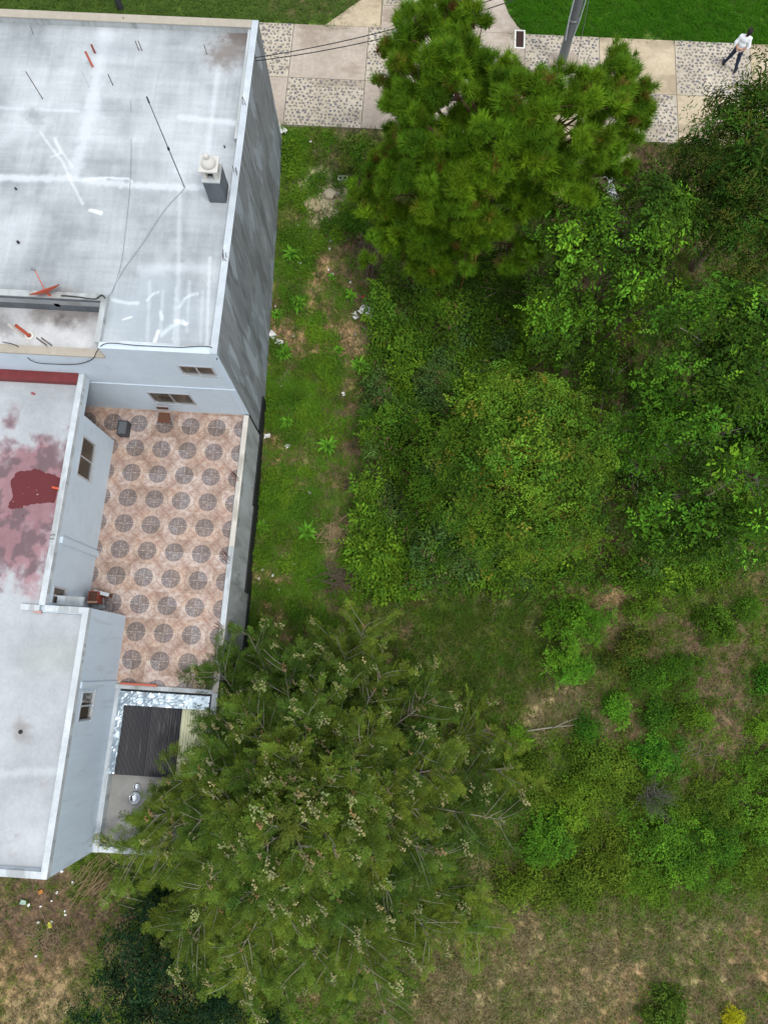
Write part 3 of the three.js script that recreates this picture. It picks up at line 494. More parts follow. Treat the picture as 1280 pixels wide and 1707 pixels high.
// ---------------------------------------------------------------- things on the roofs, terrace and slab
{
  const d = thing('satellite_dish', 'orange satellite dish on a bent arm standing over the sunken roof edge', 'satellite dish', [0, 0, 0]);
  const foot = at(95, 503, 6.95), el = at(92, 499, 7.1), hub = at(77, 487, 7.65), feed = at(58, 449, 8.1);
  part('mast', tube([foot, el, hub], [.035, .035, .032], 8), M.orange, d);
  part('bracket', bx(foot.x - .06, foot.x + .1, foot.y - .12, foot.y + .06, -10.32, foot.z + .05), M.steel, d);
  const prof = []; for (let k = 0; k <= 8; k++) { const r = k / 8 * .46; prof.push(new THREE.Vector2(r, .42 * r * r)); } for (let k = 8; k >= 0; k--) { const r = k / 8 * .45; prof.push(new THREE.Vector2(r, .42 * r * r - .018)); }
  const g = new THREE.LatheGeometry(prof, 32); const m = part('dish', g, M.orange, d); m.position.copy(hub);
  const ax = feed.clone().sub(hub); const vr = ray(77, 487).normalize(); ax.addScaledVector(vr, -ax.dot(vr) ).normalize(); m.quaternion.setFromUnitVectors(V3(0, 1, 0), ax);
  const e = hub.clone().addScaledVector(ax, .05); part('feed_arm', tube([e, mixV(e, feed, .5), feed], [.016, .014, .014], 6), M.orange, d);
  part('feed_horn', (() => { const c = new THREE.CylinderGeometry(.045, .03, .14, 12); c.rotateZ(1.1); c.translate(feed.x - .03, feed.y, feed.z); return c; })(), M.steel, d);
}
function mixV(a, b, t) { return a.clone().lerp(b, t); }
{
  const b = at(308, 312, RY), p = thing('antenna_mast', 'thin grey antenna mast standing upright on the tall roof', 'antenna mast', [b.x, b.y, b.z]);
  part('pole', tube([V3(0, 0, 0), V3(0, 1.7, 0), V3(0, 3.35, 0)], [.02, .018, .013], 8), M.steel, p); part('tip', rod(V3(0, 3.3, 0), V3(0, 3.5, 0), .024, .02, 8), M.cable, p); part('collar', rod(V3(0, 1.6, 0), V3(0, 1.68, 0), .04), M.cable, p);
}
function cable(name, label, pts, r, mat = M.cable) { const c = new THREE.CatmullRomCurve3(pts); return solo(name, tube(c.getPoints(40), r, 5), mat, label, 'cable'); }
{
  const R = RY + .02, r = (px, py, y = R) => at(px, py, y);
  cable('roof_cable', 'thin cable running down the tall roof from a small post to the dish', [r(218, 168, R + .3), r(219, 185), r(219, 250), r(217, 310), r(210, 380), r(202, 440), r(190, 480), r(182, 494, R + .2)], .007, M.greyCable);
  cable('roof_cable', 'thin cable slanting from the antenna mast foot to the recess corner', [r(308, 314), r(275, 350), r(235, 410), r(205, 452), r(188, 485), r(181, 494, R + .2)], .008, M.greyCable);
  cable('roof_cable', 'black cable along the sunken roof edge behind the dish', [r(97, 497, 7.1), r(105, 493, 7.42), r(130, 495, 7.42), r(160, 498, 7.42), r(170, 492, 7.46), r(176, 497, 7.46)], .022);
  cable('roof_cable', 'black cable looping down the south wall then along the roof edge', [r(5, 570, 6.83), r(30, 577, 6.8), V3(-11.55, 6.35, ZS + .05), V3(-10.8, 6.2, ZS + .05), V3(-10.1, 6.3, ZS + .05), V3(-9.5, 6.7, ZS + .04), V3(-9.1, 7.3, ZS + .02), r(175, 573, 7.46), r(230, 576, 7.42), r(300, 579, 7.42), r(355, 580, 7.44), V3(-5.6, 7.1, ZS + .03)], .014);
  // power lines leaving the house corner over the street
  for (const [dy, e0x, e0y, txt] of [[0, 860, -14, 'upper power line from the house corner across the street'], [.12, 880, -8, 'lower power line sagging from the house corner over the pine']]) {
    const a = V3(XE - .02, 7.3 - dy, -19.4), b = at(e0x, e0y, 9), P = [];
    for (let k = 0; k <= 12; k++) { const t = k / 9, q = a.clone().lerp(b, t); q.y -= (.9 + dy * 2) * 4 * .25 * t * (1 - t); P.push(q); }
    cable('power_line', txt, P, .015);
  }
}
{ // terrace things
  const p = thing('planter_box', 'dark grey planter box standing on the terrace by the low house corner', 'planter', [-9.93, TY, -7.9]);
  part('shell', mergeGeometries([bx(-.17, .17, 0, .03, -.26, .26), bx(-.17, -.145, .03, .36, -.26, .26), bx(.145, .17, .03, .36, -.26, .26), bx(-.144, .144, .03, .36, -.26, -.235), bx(-.144, .144, .03, .36, .235, .26)]), std({ color: '#3a3c40', roughness: .6 }), p);
  part('lid', bx(-.142, .142, .31, .335, -.232, .232), std({ color: '#5c6064', roughness: .7 }), p);
  const ch = thing('folding_chair', 'small brown folding chair with metal frame against the south facing wall', 'chair', [-8.45, TY, -8.38]);
  part('seat', rbx(-.22, .22, .42, .46, -.12, .26, .015), M.brown, ch); part('backrest', rbx(-.21, .21, .62, .8, -.2, -.175, .01), M.brown, ch);
  for (const s of [-1, 1]) { part('leg', rod(V3(s * .235, 0, .25), V3(s * .235, .86, -.21), .013), M.alu, ch); part('leg', rod(V3(s * .21, 0, -.24), V3(s * .21, .43, .2), .013), M.alu, ch); }
  part('top_rail', rod(V3(-.235, .86, -.21), V3(.235, .86, -.21), .014), M.alu, ch);
  // rusty crate, board and stones by the step of the low house
  const cr = at(151, 994, 3.3), c2 = thing('rusty_crate', 'rusty brown metal crate standing on end at the corner of the low house step', 'crate', [cr.x, TY, cr.z], .05); c2.scale.set(.8, .8, .8);
  part('shell', mergeGeometries([bx(-.2, .2, 0, .03, -.24, .24), bx(-.2, -.17, .03, .75, -.24, .24), bx(.17, .2, .03, .75, -.24, .24), bx(-.169, .169, .03, .75, -.24, -.21), bx(-.169, .169, .03, .75, .21, .24)]), M.rust, c2);
  part('door', bx(-.165, .165, .68, .72, -.2, .2), M.brown, c2); part('rail', bx(-.21, .21, .75, .78, .17, .25), std({ color: '#b08a70' }), c2);
  const pl = at(170, 989, 2.9), k = thing('white_board', 'white narrow board propped flat beside the rusty crate', 'board', [pl.x, 2.9, pl.z], -.18); part('board', rbx(-.26, .26, 0, .05, -.06, .06, .01), M.trim, k); part('trestle', bx(-.22, .22, -.4, -.002, -.05, .05), M.brown, k);
  const rk = (px, py, y, s, lab) => { const q = at(px, py, y); solo('stone', rock(s, 3 + px).translate(q.x, y, q.z), std({ color: '#8b8f8e' }), lab, 'stone'); };
  rk(168, 1000, TY + .1, .17, 'larger grey stone under the white board by the crate'); rk(163, 1010, TY + .08, .13, 'smaller grey stone beside the low house step corner'); rk(171, 1012, TY + .05, .09, 'smallest grey stone on the tiles by the step corner');
  const pp = at(202, 1139, TY + .12), p2 = at(262, 1143, TY + .12); solo('orange_pipe', rod(V3(pp.x, TY + .12, pp.z), V3(p2.x, TY + .12, p2.z), .038, .038, 10), M.palePipe, 'orange plastic pipe lying along the south curb of the terrace', 'pipe');
}
function rock(s, sd) {
  let g = new THREE.IcosahedronGeometry(s, 4); g.deleteAttribute('uv'); g = mergeVertices(g, 1e-3); const p = g.attributes.position, v = V3();
  for (let i = 0; i < p.count; i++) { v.fromBufferAttribute(p, i); const n = 1 + (fbm(v.x / s * 1.3 + sd, v.y / s * 1.3 + v.z / s * 1.1 + sd * 2, 2) - .5) * .9 + (Math.abs(fbm(v.x / s * 2.6 + sd * 3, v.y / s * 2 - v.z / s * 2.6, 3) - .5) - .1) * .9; v.multiplyScalar(n); v.y *= .6; p.setXYZ(i, v.x, v.y, v.z); }
  g.computeVertexNormals(); return g;
}
{ // metal bowls and tyre on the slab
  const bowl = (px, py, r, lab) => { const q = at(px, py, 2.1 + r * .4); const g = new THREE.LatheGeometry([[0, 0], [.5, .02], [.85, .2], [1, .55], [1.05, .56], [.97, .55], [.8, .22], [.45, .06], [0, .05]].map(([a, b]) => new THREE.Vector2(a * r, b * r)), 28); const m = solo('metal_bowl', g, std({ color: '#c4c8cc', metalness: .9, roughness: .22 }), lab, 'bowl'); m.position.set(q.x, 2.103, q.z); };
  bowl(226, 1330, .17, 'larger shiny metal bowl on the grey slab by the tree'); bowl(229, 1312, .1, 'smaller shiny metal bowl beside the larger one on the slab');
  const q = at(262, 1352, 2.2), t = thing('old_tyre', 'old black tyre lying on the grey slab under the branches', 'tyre', [q.x, 2.1, q.z]);
  const g = new THREE.TorusGeometry(.25, .085, 12, 36); g.rotateX(Math.PI / 2); g.translate(0, .09, 0); part('tread', g, M.black, t); const g2 = new THREE.TorusGeometry(.18, .03, 8, 30); g2.rotateX(Math.PI / 2); g2.translate(0, .13, 0); part('bead', g2, std({ color: '#2b2c2e' }), t);
}
// ---------------------------------------------------------------- utility pole, dark post
{
  const p = thing('utility_pole', 'tall grey utility pole with cable loops standing in the cobbled street', 'utility pole', [5.65, SY, -24.81]);
  part('pole', tube([V3(0, 0, 0), V3(0, 4.5, 0), V3(0, 10, 0)], [.19, .165, .13], 20), std({ map: plaster([112, 117, 120], 12, true, 3, 20) }), p);
  for (const s of [-1, 1]) part('conduit', tube([V3(s * .12, 1.2, .17), V3(s * .2, 2.0, .15), V3(s * .22, 3.0, .12), V3(s * .15, 3.2, .12)], .022, 6), std({ color: '#b9c2c8', roughness: .5 }), p);
  for (const y of [1.95, 3.18]) part('band', rod(V3(0, y, 0), V3(0, y + .06, 0), .2, .2, 20), M.steel, p);
  part('guy_wire', rod(V3(.1, 5.2, .1), V3(.55, .03, .42), .012), M.steel, p);
  const q = thing('dark_post', 'dark post with a brown band standing on grass behind the tall house', 'post', [-12.89, 2.42, -26.6]);
  part('post', tube([V3(0, 0, 0), V3(0, 1.0, 0), V3(0, 1.6, 0)], [.13, .12, .12], 14), std({ color: '#33353a' }), q); part('band', rod(V3(0, 1.05, 0), V3(0, 1.3, 0), .15, .15, 14), std({ color: '#5a3a2c' }), q); part('cap', (() => { const s = new THREE.SphereGeometry(.15, 16, 10); s.translate(0, 1.66, 0); return s; })(), M.black, q);
}
// ---------------------------------------------------------------- person
{
  const a = at(1203, 110, SY), b = at(1225, 117, SY), P = thing('person', 'person in white shirt and blue jeans standing with hands behind the back on the cobbles', 'person', [(a.x + b.x) / 2, SY, (a.z + b.z) / 2], 0);
  const hx = (b.x - a.x) / 2, lz = (a.z - b.z) / 2;
  // joints: x to the person's right, facing -z turned a little right
  const cap = (p, q, r0, r1) => ({ p: V3(...p), q: V3(...q), r0, r1 });
  const fL = [-hx, .09, lz], fR = [hx, .09, -lz];
  const legs = [cap([-.09, .92, 0], [-hx * .62, .5, lz * .4 - .03], .088, .062), cap([-hx * .62, .5, lz * .4 - .03], fL, .06, .045), cap([.09, .92, 0], [hx * .6, .5, -lz * .5 - .03], .088, .062), cap([hx * .6, .5, -lz * .5 - .03], fR, .06, .045), cap([-.07, .95, 0], [.07, .95, 0], .115, .115)];
  const torso = [cap([-.06, 1.0, 0], [.06, 1.0, 0], .125, .125), cap([-.05, 1.15, 0], [.05, 1.15, 0], .118, .118), cap([-.08, 1.34, 0], [.08, 1.34, 0], .105, .105), cap([0, 1.0, 0], [0, 1.38, 0], .12, .12), cap([-.14, 1.42, .01], [.14, 1.42, .01], .055, .055)];
  const upperA = [cap([-.175, 1.41, .01], [-.26, 1.17, .09], .055, .042), cap([.175, 1.41, .01], [.26, 1.17, .09], .055, .042)];
  const foreA = [cap([-.26, 1.17, .09], [-.1, 1.02, .19], .041, .028), cap([.26, 1.17, .09], [.09, 1.05, .2], .041, .028)];
  const hands = [cap([-.1, 1.02, .19], [-.02, 1.0, .2], .028, .032), cap([.09, 1.05, .2], [.02, 1.04, .215], .028, .032)];
  for (const s of [-1, 1]) { for (let f = 0; f < 4; f++) { const y = (s < 0 ? 1.0 : 1.04) + .024 - f * .016, x = s * .02; hands.push(cap([x, y, .2 + (s > 0 ? .015 : 0)], [x - s * (.06 + .012 * (f === 1 || f === 2)), y - .012, .2 + (s > 0 ? .02 : 0)], .009, .0075)); } hands.push(cap([s * .06, 1.03, .2], [s * .025, 1.075, .21], .011, .009)); }
  const head = [cap([0, 1.42, .02], [.02, 1.53, -.01], .055, .052), cap([.025, 1.64, -.01], [.03, 1.68, 0], .085, .092), cap([.04, 1.585, -.06], [.035, 1.62, -.03], .05, .06), cap([.055, 1.63, -.11], [.05, 1.645, -.09], .014, .014), cap([-.06, 1.63, -.01], [-.06, 1.65, -.01], .014, .02), cap([.125, 1.63, -.02], [.125, 1.65, -.02], .014, .02)];
  const feet = [cap([fL[0], .05, fL[2] + .04], [fL[0] - .05, .04, fL[2] - .17], .05, .042), cap([fR[0], .05, fR[2] + .04], [fR[0] + .05, .04, fR[2] - .17], .05, .042)];
  const sd = (bones, x, y, z, grow, k) => { let d = 1e3; for (const b of bones) { const bx2 = b.q.x - b.p.x, by = b.q.y - b.p.y, bz = b.q.z - b.p.z, t = clamp(((x - b.p.x) * bx2 + (y - b.p.y) * by + (z - b.p.z) * bz) / (bx2 * bx2 + by * by + bz * bz + 1e-9)); const e = Math.hypot(x - b.p.x - bx2 * t, y - b.p.y - by * t, z - b.p.z - bz * t) - mix(b.r0, b.r1, t) - grow; const h = clamp(.5 + .5 * (d - e) / k); d = mix(d, e, h) - k * h * (1 - h); } return d; };
  function mesh(field, c, half, cell) {
    const n = Math.ceil(2 * half / cell), mc = new MarchingCubes(n, M.white, false, false, 60000); mc.isolation = 0; const hs = n / 2;
    for (let k = 0; k < n; k++) for (let j = 0; j < n; j++) for (let i = 0; i < n; i++) mc.field[i + j * n + k * n * n] = -field(c[0] + (i - hs) / hs * half, c[1] + (j - hs) / hs * half, c[2] + (k - hs) / hs * half);
    mc.update(); const g = new THREE.BufferGeometry(), m = mc.count;
    const ps = new Float32Array(mc.positionArray.slice(0, m * 3)); for (let i = 0; i < m; i++) { ps[3 * i] = ps[3 * i] * half + c[0]; ps[3 * i + 1] = ps[3 * i + 1] * half + c[1]; ps[3 * i + 2] = ps[3 * i + 2] * half + c[2]; }
    g.setAttribute('position', new THREE.BufferAttribute(ps, 3)); g.setAttribute('normal', new THREE.BufferAttribute(new Float32Array(mc.normalArray.slice(0, m * 3)), 3)); return g;
  }
  const slim = a => a.map(b => ({ ...b, r0: b.r0 * .8, r1: b.r1 * .8 })); const all = [...slim(legs), ...slim(torso), ...slim(upperA), ...foreA, ...head];
  const skin = std({ color: '#b07a5c', roughness: .6 });
  const body = mesh((x, y, z) => sd(all, x, y, z, 0, .03), [0, .9, 0], .95, .019);
  const hnd = mesh((x, y, z) => sd(hands, x, y, z, 0, .008), [0, 1.03, .2], .16, .0045);
  part('body', mergeGeometries([body, hnd]), skin, P);
  const cloth = std({ color: '#e6ebf2', roughness: .9 });
  part('shirt', mesh((x, y, z) => Math.max(sd([...torso, ...upperA, cap([-.26, 1.17, .09], [-.24, 1.1, .12], .04, .04), cap([.26, 1.17, .09], [.24, 1.12, .12], .04, .04), cap([0, .93, 0], [0, 1.1, 0], .14, .13)], x, y, z, .014 + .004 * Math.sin(y * 34 + x * 9), .05), .86 - y, y - 1.47), [0, 1.15, 0], .48, .014), cloth, P);
  part('collar', (() => { const t = new THREE.TorusGeometry(.066, .016, 8, 20); t.rotateX(Math.PI / 2 + .2); t.translate(0, 1.475, .02); return t; })(), cloth, P);
  part('jeans', mesh((x, y, z) => Math.max(sd(legs, x, y, z, .012, .04), .06 - y, y - 1.0), [0, .55, 0], .56, .015), std({ color: '#18263f', roughness: .9 }), P);
  part('shoes', mesh((x, y, z) => Math.max(sd(feet, x, y, z, .008, .02), -y), [0, .1, 0], .5, .016), std({ color: '#23211f' }), P);
  part('hair', mesh((x, y, z) => Math.max(sd([cap([.025, 1.65, .0], [.03, 1.7, .005], .09, .096), cap([.02, 1.57, .03], [.025, 1.65, .03], .06, .08)], x, y, z, .012, .03), -(y - 1.53), -(z + .055 + (y - 1.66) * .5)), [.03, 1.65, 0], .17, .008), std({ color: '#191512', roughness: .8 }), P);
  P.rotation.y = -.35;
}
// ---------------------------------------------------------------- foliage kit
const UP = V3(0, 1, 0);
function triGeo(T) { const g = new THREE.BufferGeometry(); g.setAttribute('position', new THREE.Float32BufferAttribute(T, 3)); g.computeVertexNormals(); return g; }
function leafTris(T, b, dir, len, wid, droop, roll) { // a leaf folded along its midrib
  const d = dir.clone().normalize(); let s = d.clone().cross(UP); if (s.lengthSq() < 1e-3) s.set(1, 0, 0); s.normalize().applyAxisAngle(d, roll);
  const n = s.clone().cross(d).normalize(), m = b.clone().addScaledVector(d, len * .5), tip = b.clone().addScaledVector(d, len).addScaledVector(UP, -droop * len);
  const l = m.clone().addScaledVector(s, wid / 2).addScaledVector(n, wid * .16), r = m.clone().addScaledVector(s, -wid / 2).addScaledVector(n, wid * .16);
  for (const q of [b, l, tip, b, tip, r]) T.push(q.x, q.y, q.z);
}
function leafCluster(sd, n, R, len, wid, flat = .6) {
  setSeed(sd); const T = [];
  for (let i = 0; i < n; i++) {
    const a = rnd() * 6.283, q = Math.sqrt(rnd()) * R, b = V3(Math.cos(a) * q, (rnd() - .5) * R * flat + (1 - q / R) * R * .35, Math.sin(a) * q);
    const d = V3(Math.cos(a) + rr(-.8, .8), rr(-.3, .55), Math.sin(a) + rr(-.8, .8));
    leafTris(T, b, d, len * rr(.7, 1.25), wid * rr(.75, 1.2), rr(0, .35), rr(-.6, .6));
  }
  return triGeo(T);
}
function twigCluster(sd, len, leafLen, leafWid, n) { // leaves set alternately along a short arching shoot (+z)
  setSeed(sd); const T = [];
  for (let i = 0; i < n; i++) { const t = (i + .5) / n, s = i % 2 ? 1 : -1, b = V3(rr(-.02, .02), .12 * len * Math.sin(t * 2.6), t * len); leafTris(T, b, V3(s * rr(.6, 1.1), rr(-.1, .5), rr(.3, .9)), leafLen * (1.1 - .4 * t) * rr(.8, 1.2), leafWid * rr(.8, 1.2), rr(.05, .3), rr(-.5, .5)); }
  leafTris(T, V3(0, .06 * len, len), V3(0, .2, 1), leafLen, leafWid, .2, 0);
  return triGeo(T);
}
function needleTuft(sd, n, len, w) {
  setSeed(sd); const T = [];
  for (let i = 0; i < n; i++) {
    const t = rnd(), a = rnd() * 6.283, sp = mix(.35, 1.15, Math.pow(rnd(), .7)), d = V3(Math.cos(a) * Math.sin(sp), Math.cos(sp), Math.sin(a) * Math.sin(sp)), b = V3(0, (t - .6) * len * .7, 0), L = len * rr(.75, 1.15);
    const s = d.clone().cross(V3(rr(-1, 1), rr(-1, 1), rr(-1, 1))).normalize().multiplyScalar(w / 2), e = b.clone().addScaledVector(d, L); e.y -= L * .08;
    T.push(b.x - s.x, b.y - s.y, b.z - s.z, b.x + s.x, b.y + s.y, b.z + s.z, e.x, e.y, e.z);
  }
  return triGeo(T);
}
function featherSpray(sd, L) { // flattened conifer spray along +z
  setSeed(sd); const T = [];
  const shoot = (b, d, l, lv) => { const n = Math.max(3, Math.round(l / .034)); for (let i = 0; i < n; i++) { const t = (i + .6) / n, p = b.clone().addScaledVector(d, l * t); p.y -= .25 * l * t * t; for (const s of [-1, 1]) leafTris(T, p, d.clone().addScaledVector(V3(d.z, 0, -d.x), s * rr(.5, 1)).add(V3(0, rr(-.3, .5), 0)), .052 * rr(.8, 1.35), .02, .1, rr(-.8, .8)); } };
  shoot(V3(), V3(0, 0, 1), L, 0);
  for (let i = 0; i < 7; i++) { const t = .1 + i / 7 * .85, s = i % 2 ? 1 : -1; shoot(V3(0, -.25 * L * t * t, L * t), V3(s * rr(.7, 1), rr(-.15, .35), rr(.5, 1)).normalize(), L * (.5 - .3 * t) * rr(.8, 1.2), 1); }
  return triGeo(T);
}
function bladeTuft(sd, n, R, h, w) {
  setSeed(sd); const T = [];
  for (let i = 0; i < n; i++) { const a = rnd() * 6.283, q = Math.sqrt(rnd()) * R, b = V3(Math.cos(a) * q, -.02, Math.sin(a) * q), l = rnd() * 6.283, k = rr(.25, .95), H = h * rr(.5, 1.2), s = V3(-Math.sin(l), 0, Math.cos(l)).multiplyScalar(w / 2), m = b.clone().add(V3(Math.cos(l) * k * H * .4, H * .6, Math.sin(l) * k * H * .4)), e = b.clone().add(V3(Math.cos(l) * k * H, H * .85, Math.sin(l) * k * H));
    for (const v of [b.clone().sub(s), b.clone().add(s), m.clone().add(s), b.clone().sub(s), m.clone().add(s), m.clone().sub(s), m.clone().sub(s), m.clone().add(s), e]) T.push(v.x, v.y, v.z); }
  return triGeo(T);
}
const KIT = {
  broad: [leafCluster(11, 18, .3, .145, .075), twigCluster(12, .55, .14, .07, 10), leafCluster(13, 16, .26, .13, .065)],
  small: [leafCluster(21, 22, .24, .1, .05), leafCluster(22, 20, .22, .085, .045), twigCluster(23, .4, .1, .05, 10)],
  tiny: [leafCluster(31, 26, .22, .065, .04), leafCluster(32, 24, .2, .06, .036)],
  needle: [needleTuft(41, 84, .33, .02), needleTuft(42, 72, .29, .02)],
  feather: [featherSpray(51, .46), featherSpray(52, .36), featherSpray(53, .4)],
  blade: [bladeTuft(61, 14, .1, .2, .014), bladeTuft(62, 12, .13, .3, .014)],
  narrow: [leafCluster(71, 20, .28, .14, .04), twigCluster(72, .5, .15, .04, 11)],
};
// list of {p, q (quaternion), s, c} -> instanced parts of one plant
const _m = new THREE.Matrix4(), _c = new THREE.Color();
function instances(geos, mat, list, name, parent, kc = 1.08) {
  const per = geos.map(() => []); list.forEach((e, i) => per[(i * 7 + (i >> 3)) % geos.length].push(e));
  per.forEach((l, k) => { if (!l.length) return; const im = shadows(new THREE.InstancedMesh(geos[k], mat, l.length)); im.name = name; l.forEach((e, i) => { _m.compose(e.p, e.q, typeof e.s === 'number' ? V3(e.s, e.s, e.s) : e.s); im.setMatrixAt(i, _m); im.setColorAt(i, _c.setRGB(e.c[0] * kc, e.c[1] * kc, e.c[2] * kc)); }); im.userData.kind = 'stuff'; parent.add(im); });
}
const qDir = (d, spin) => new THREE.Quaternion().setFromUnitVectors(UP, d.clone().normalize()).multiply(new THREE.Quaternion().setFromAxisAngle(UP, spin));
const qAlong = (d, roll) => { const q = new THREE.Quaternion().setFromUnitVectors(V3(0, 0, 1), d.clone().normalize()); return q.multiply(new THREE.Quaternion().setFromAxisAngle(V3(0, 0, 1), roll)); };
const jit = (c, a, k = 1) => { const f = k * (1 + (rnd() - .5) * 2 * a), w = (rnd() - .5) * a * .7; return [c[0] * f * (1 + w), c[1] * f, c[2] * f * (1 - w)]; };
const bend = (a, b, k, n = 6) => { const P = [], m = mixV(a, b, .5).add(V3(rr(-k, k), rr(0, k), rr(-k, k))); const c = new THREE.QuadraticBezierCurve3(a, m, b); for (let i = 0; i <= n; i++) P.push(c.getPoint(i / n)); return P; };
// a tree whose crown is clumps of leaf clusters round several lobes; twigs reach every clump
function leafTree(o) {
  setSeed(o.seed); const g0 = ground(o.x, o.z), t = thing(o.name, o.label, o.category || 'tree', [o.x, g0, o.z], 0, o.group);
  const H = o.trunkH, top = V3(rr(-.2, .2), H, rr(-.2, .2));
  part('trunk', tube(bend(V3(0, -.2, 0), top, .15), [1.25, 1.05, .95, .88, .8, .72, .62].map(k => k * o.r), 10), o.bark || M.bark, t);
  const list = [], twigs = []; let limbs = 0;
  for (const L of o.lobes) {
    const c = V3(L[0] - o.x, L[1] - g0, L[2] - o.z), R = V3(L[3], L[4], L[5]);
    const fork = mixV(V3(0, H * .55, 0), top, rnd());
    part('limb', tube(bend(fork, c, .3), [.5, .44, .38, .32, .26, .2, .13].map(k => k * o.r), 7), o.bark || M.bark, t);
    const n = Math.round((L[6] || 1) * o.clumps * R.x * R.z);
    for (let i = 0; i < n; i++) {
      const u = rr(o.low ?? -.35, 1), a = rnd() * 6.283, h = Math.sqrt(1 - u * u), f = rr(.62, 1.03), d = V3(Math.cos(a) * h, u, Math.sin(a) * h), cc = c.clone().add(V3(d.x * R.x * f, d.y * R.y * f, d.z * R.z * f));
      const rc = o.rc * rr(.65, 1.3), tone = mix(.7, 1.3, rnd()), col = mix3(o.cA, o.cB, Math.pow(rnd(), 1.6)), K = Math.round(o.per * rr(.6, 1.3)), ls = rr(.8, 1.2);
      if (rnd() < (o.twig ?? .6)) twigs.push(tube(bend(mixV(c, fork, rr(0, .4)), cc, .25, 4), [.03, .024, .018, .013, .008].map(k => k * (o.tw || 1)), 4));
      for (let k = 0; k < K; k++) {
        const p = cc.clone().add(V3(gauss() * rc, gauss() * rc * .6, gauss() * rc)); const out = p.clone().sub(c).normalize().add(V3(rr(-.6, .6), rr(.1, .9), rr(-.6, .6)));
        const hot = o.cC && rnd() < (o.pC || 0) ? o.cC : col;
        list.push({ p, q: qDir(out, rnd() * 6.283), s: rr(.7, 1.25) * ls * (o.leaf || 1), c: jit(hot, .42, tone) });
      }
    }
  }
  if (twigs.length) { const tw = part('twigs', mergeGeometries(twigs), o.twigMat || o.bark || M.bark, t); tw.userData.kind = 'stuff'; }
  instances(o.kit, M.leaf, list, 'crown', t); return t;
}
const G = { gapShade: [.016, .036, .004], dark: [.026, .056, .006], mid: [.04, .105, .010], bright: [.068, .178, .012], lime: [.108, .24, .016], olive: [.075, .09, .014], yellow: [.19, .19, .02], rusty: [.13, .07, .018], pine: [.06, .14, .008], pineB: [.125, .225, .009], grey: [.2, .19, .15], straw: [.2, .175, .085], brown: [.13, .085, .045] };  // first tone carries painted shade for the gaps between crowns

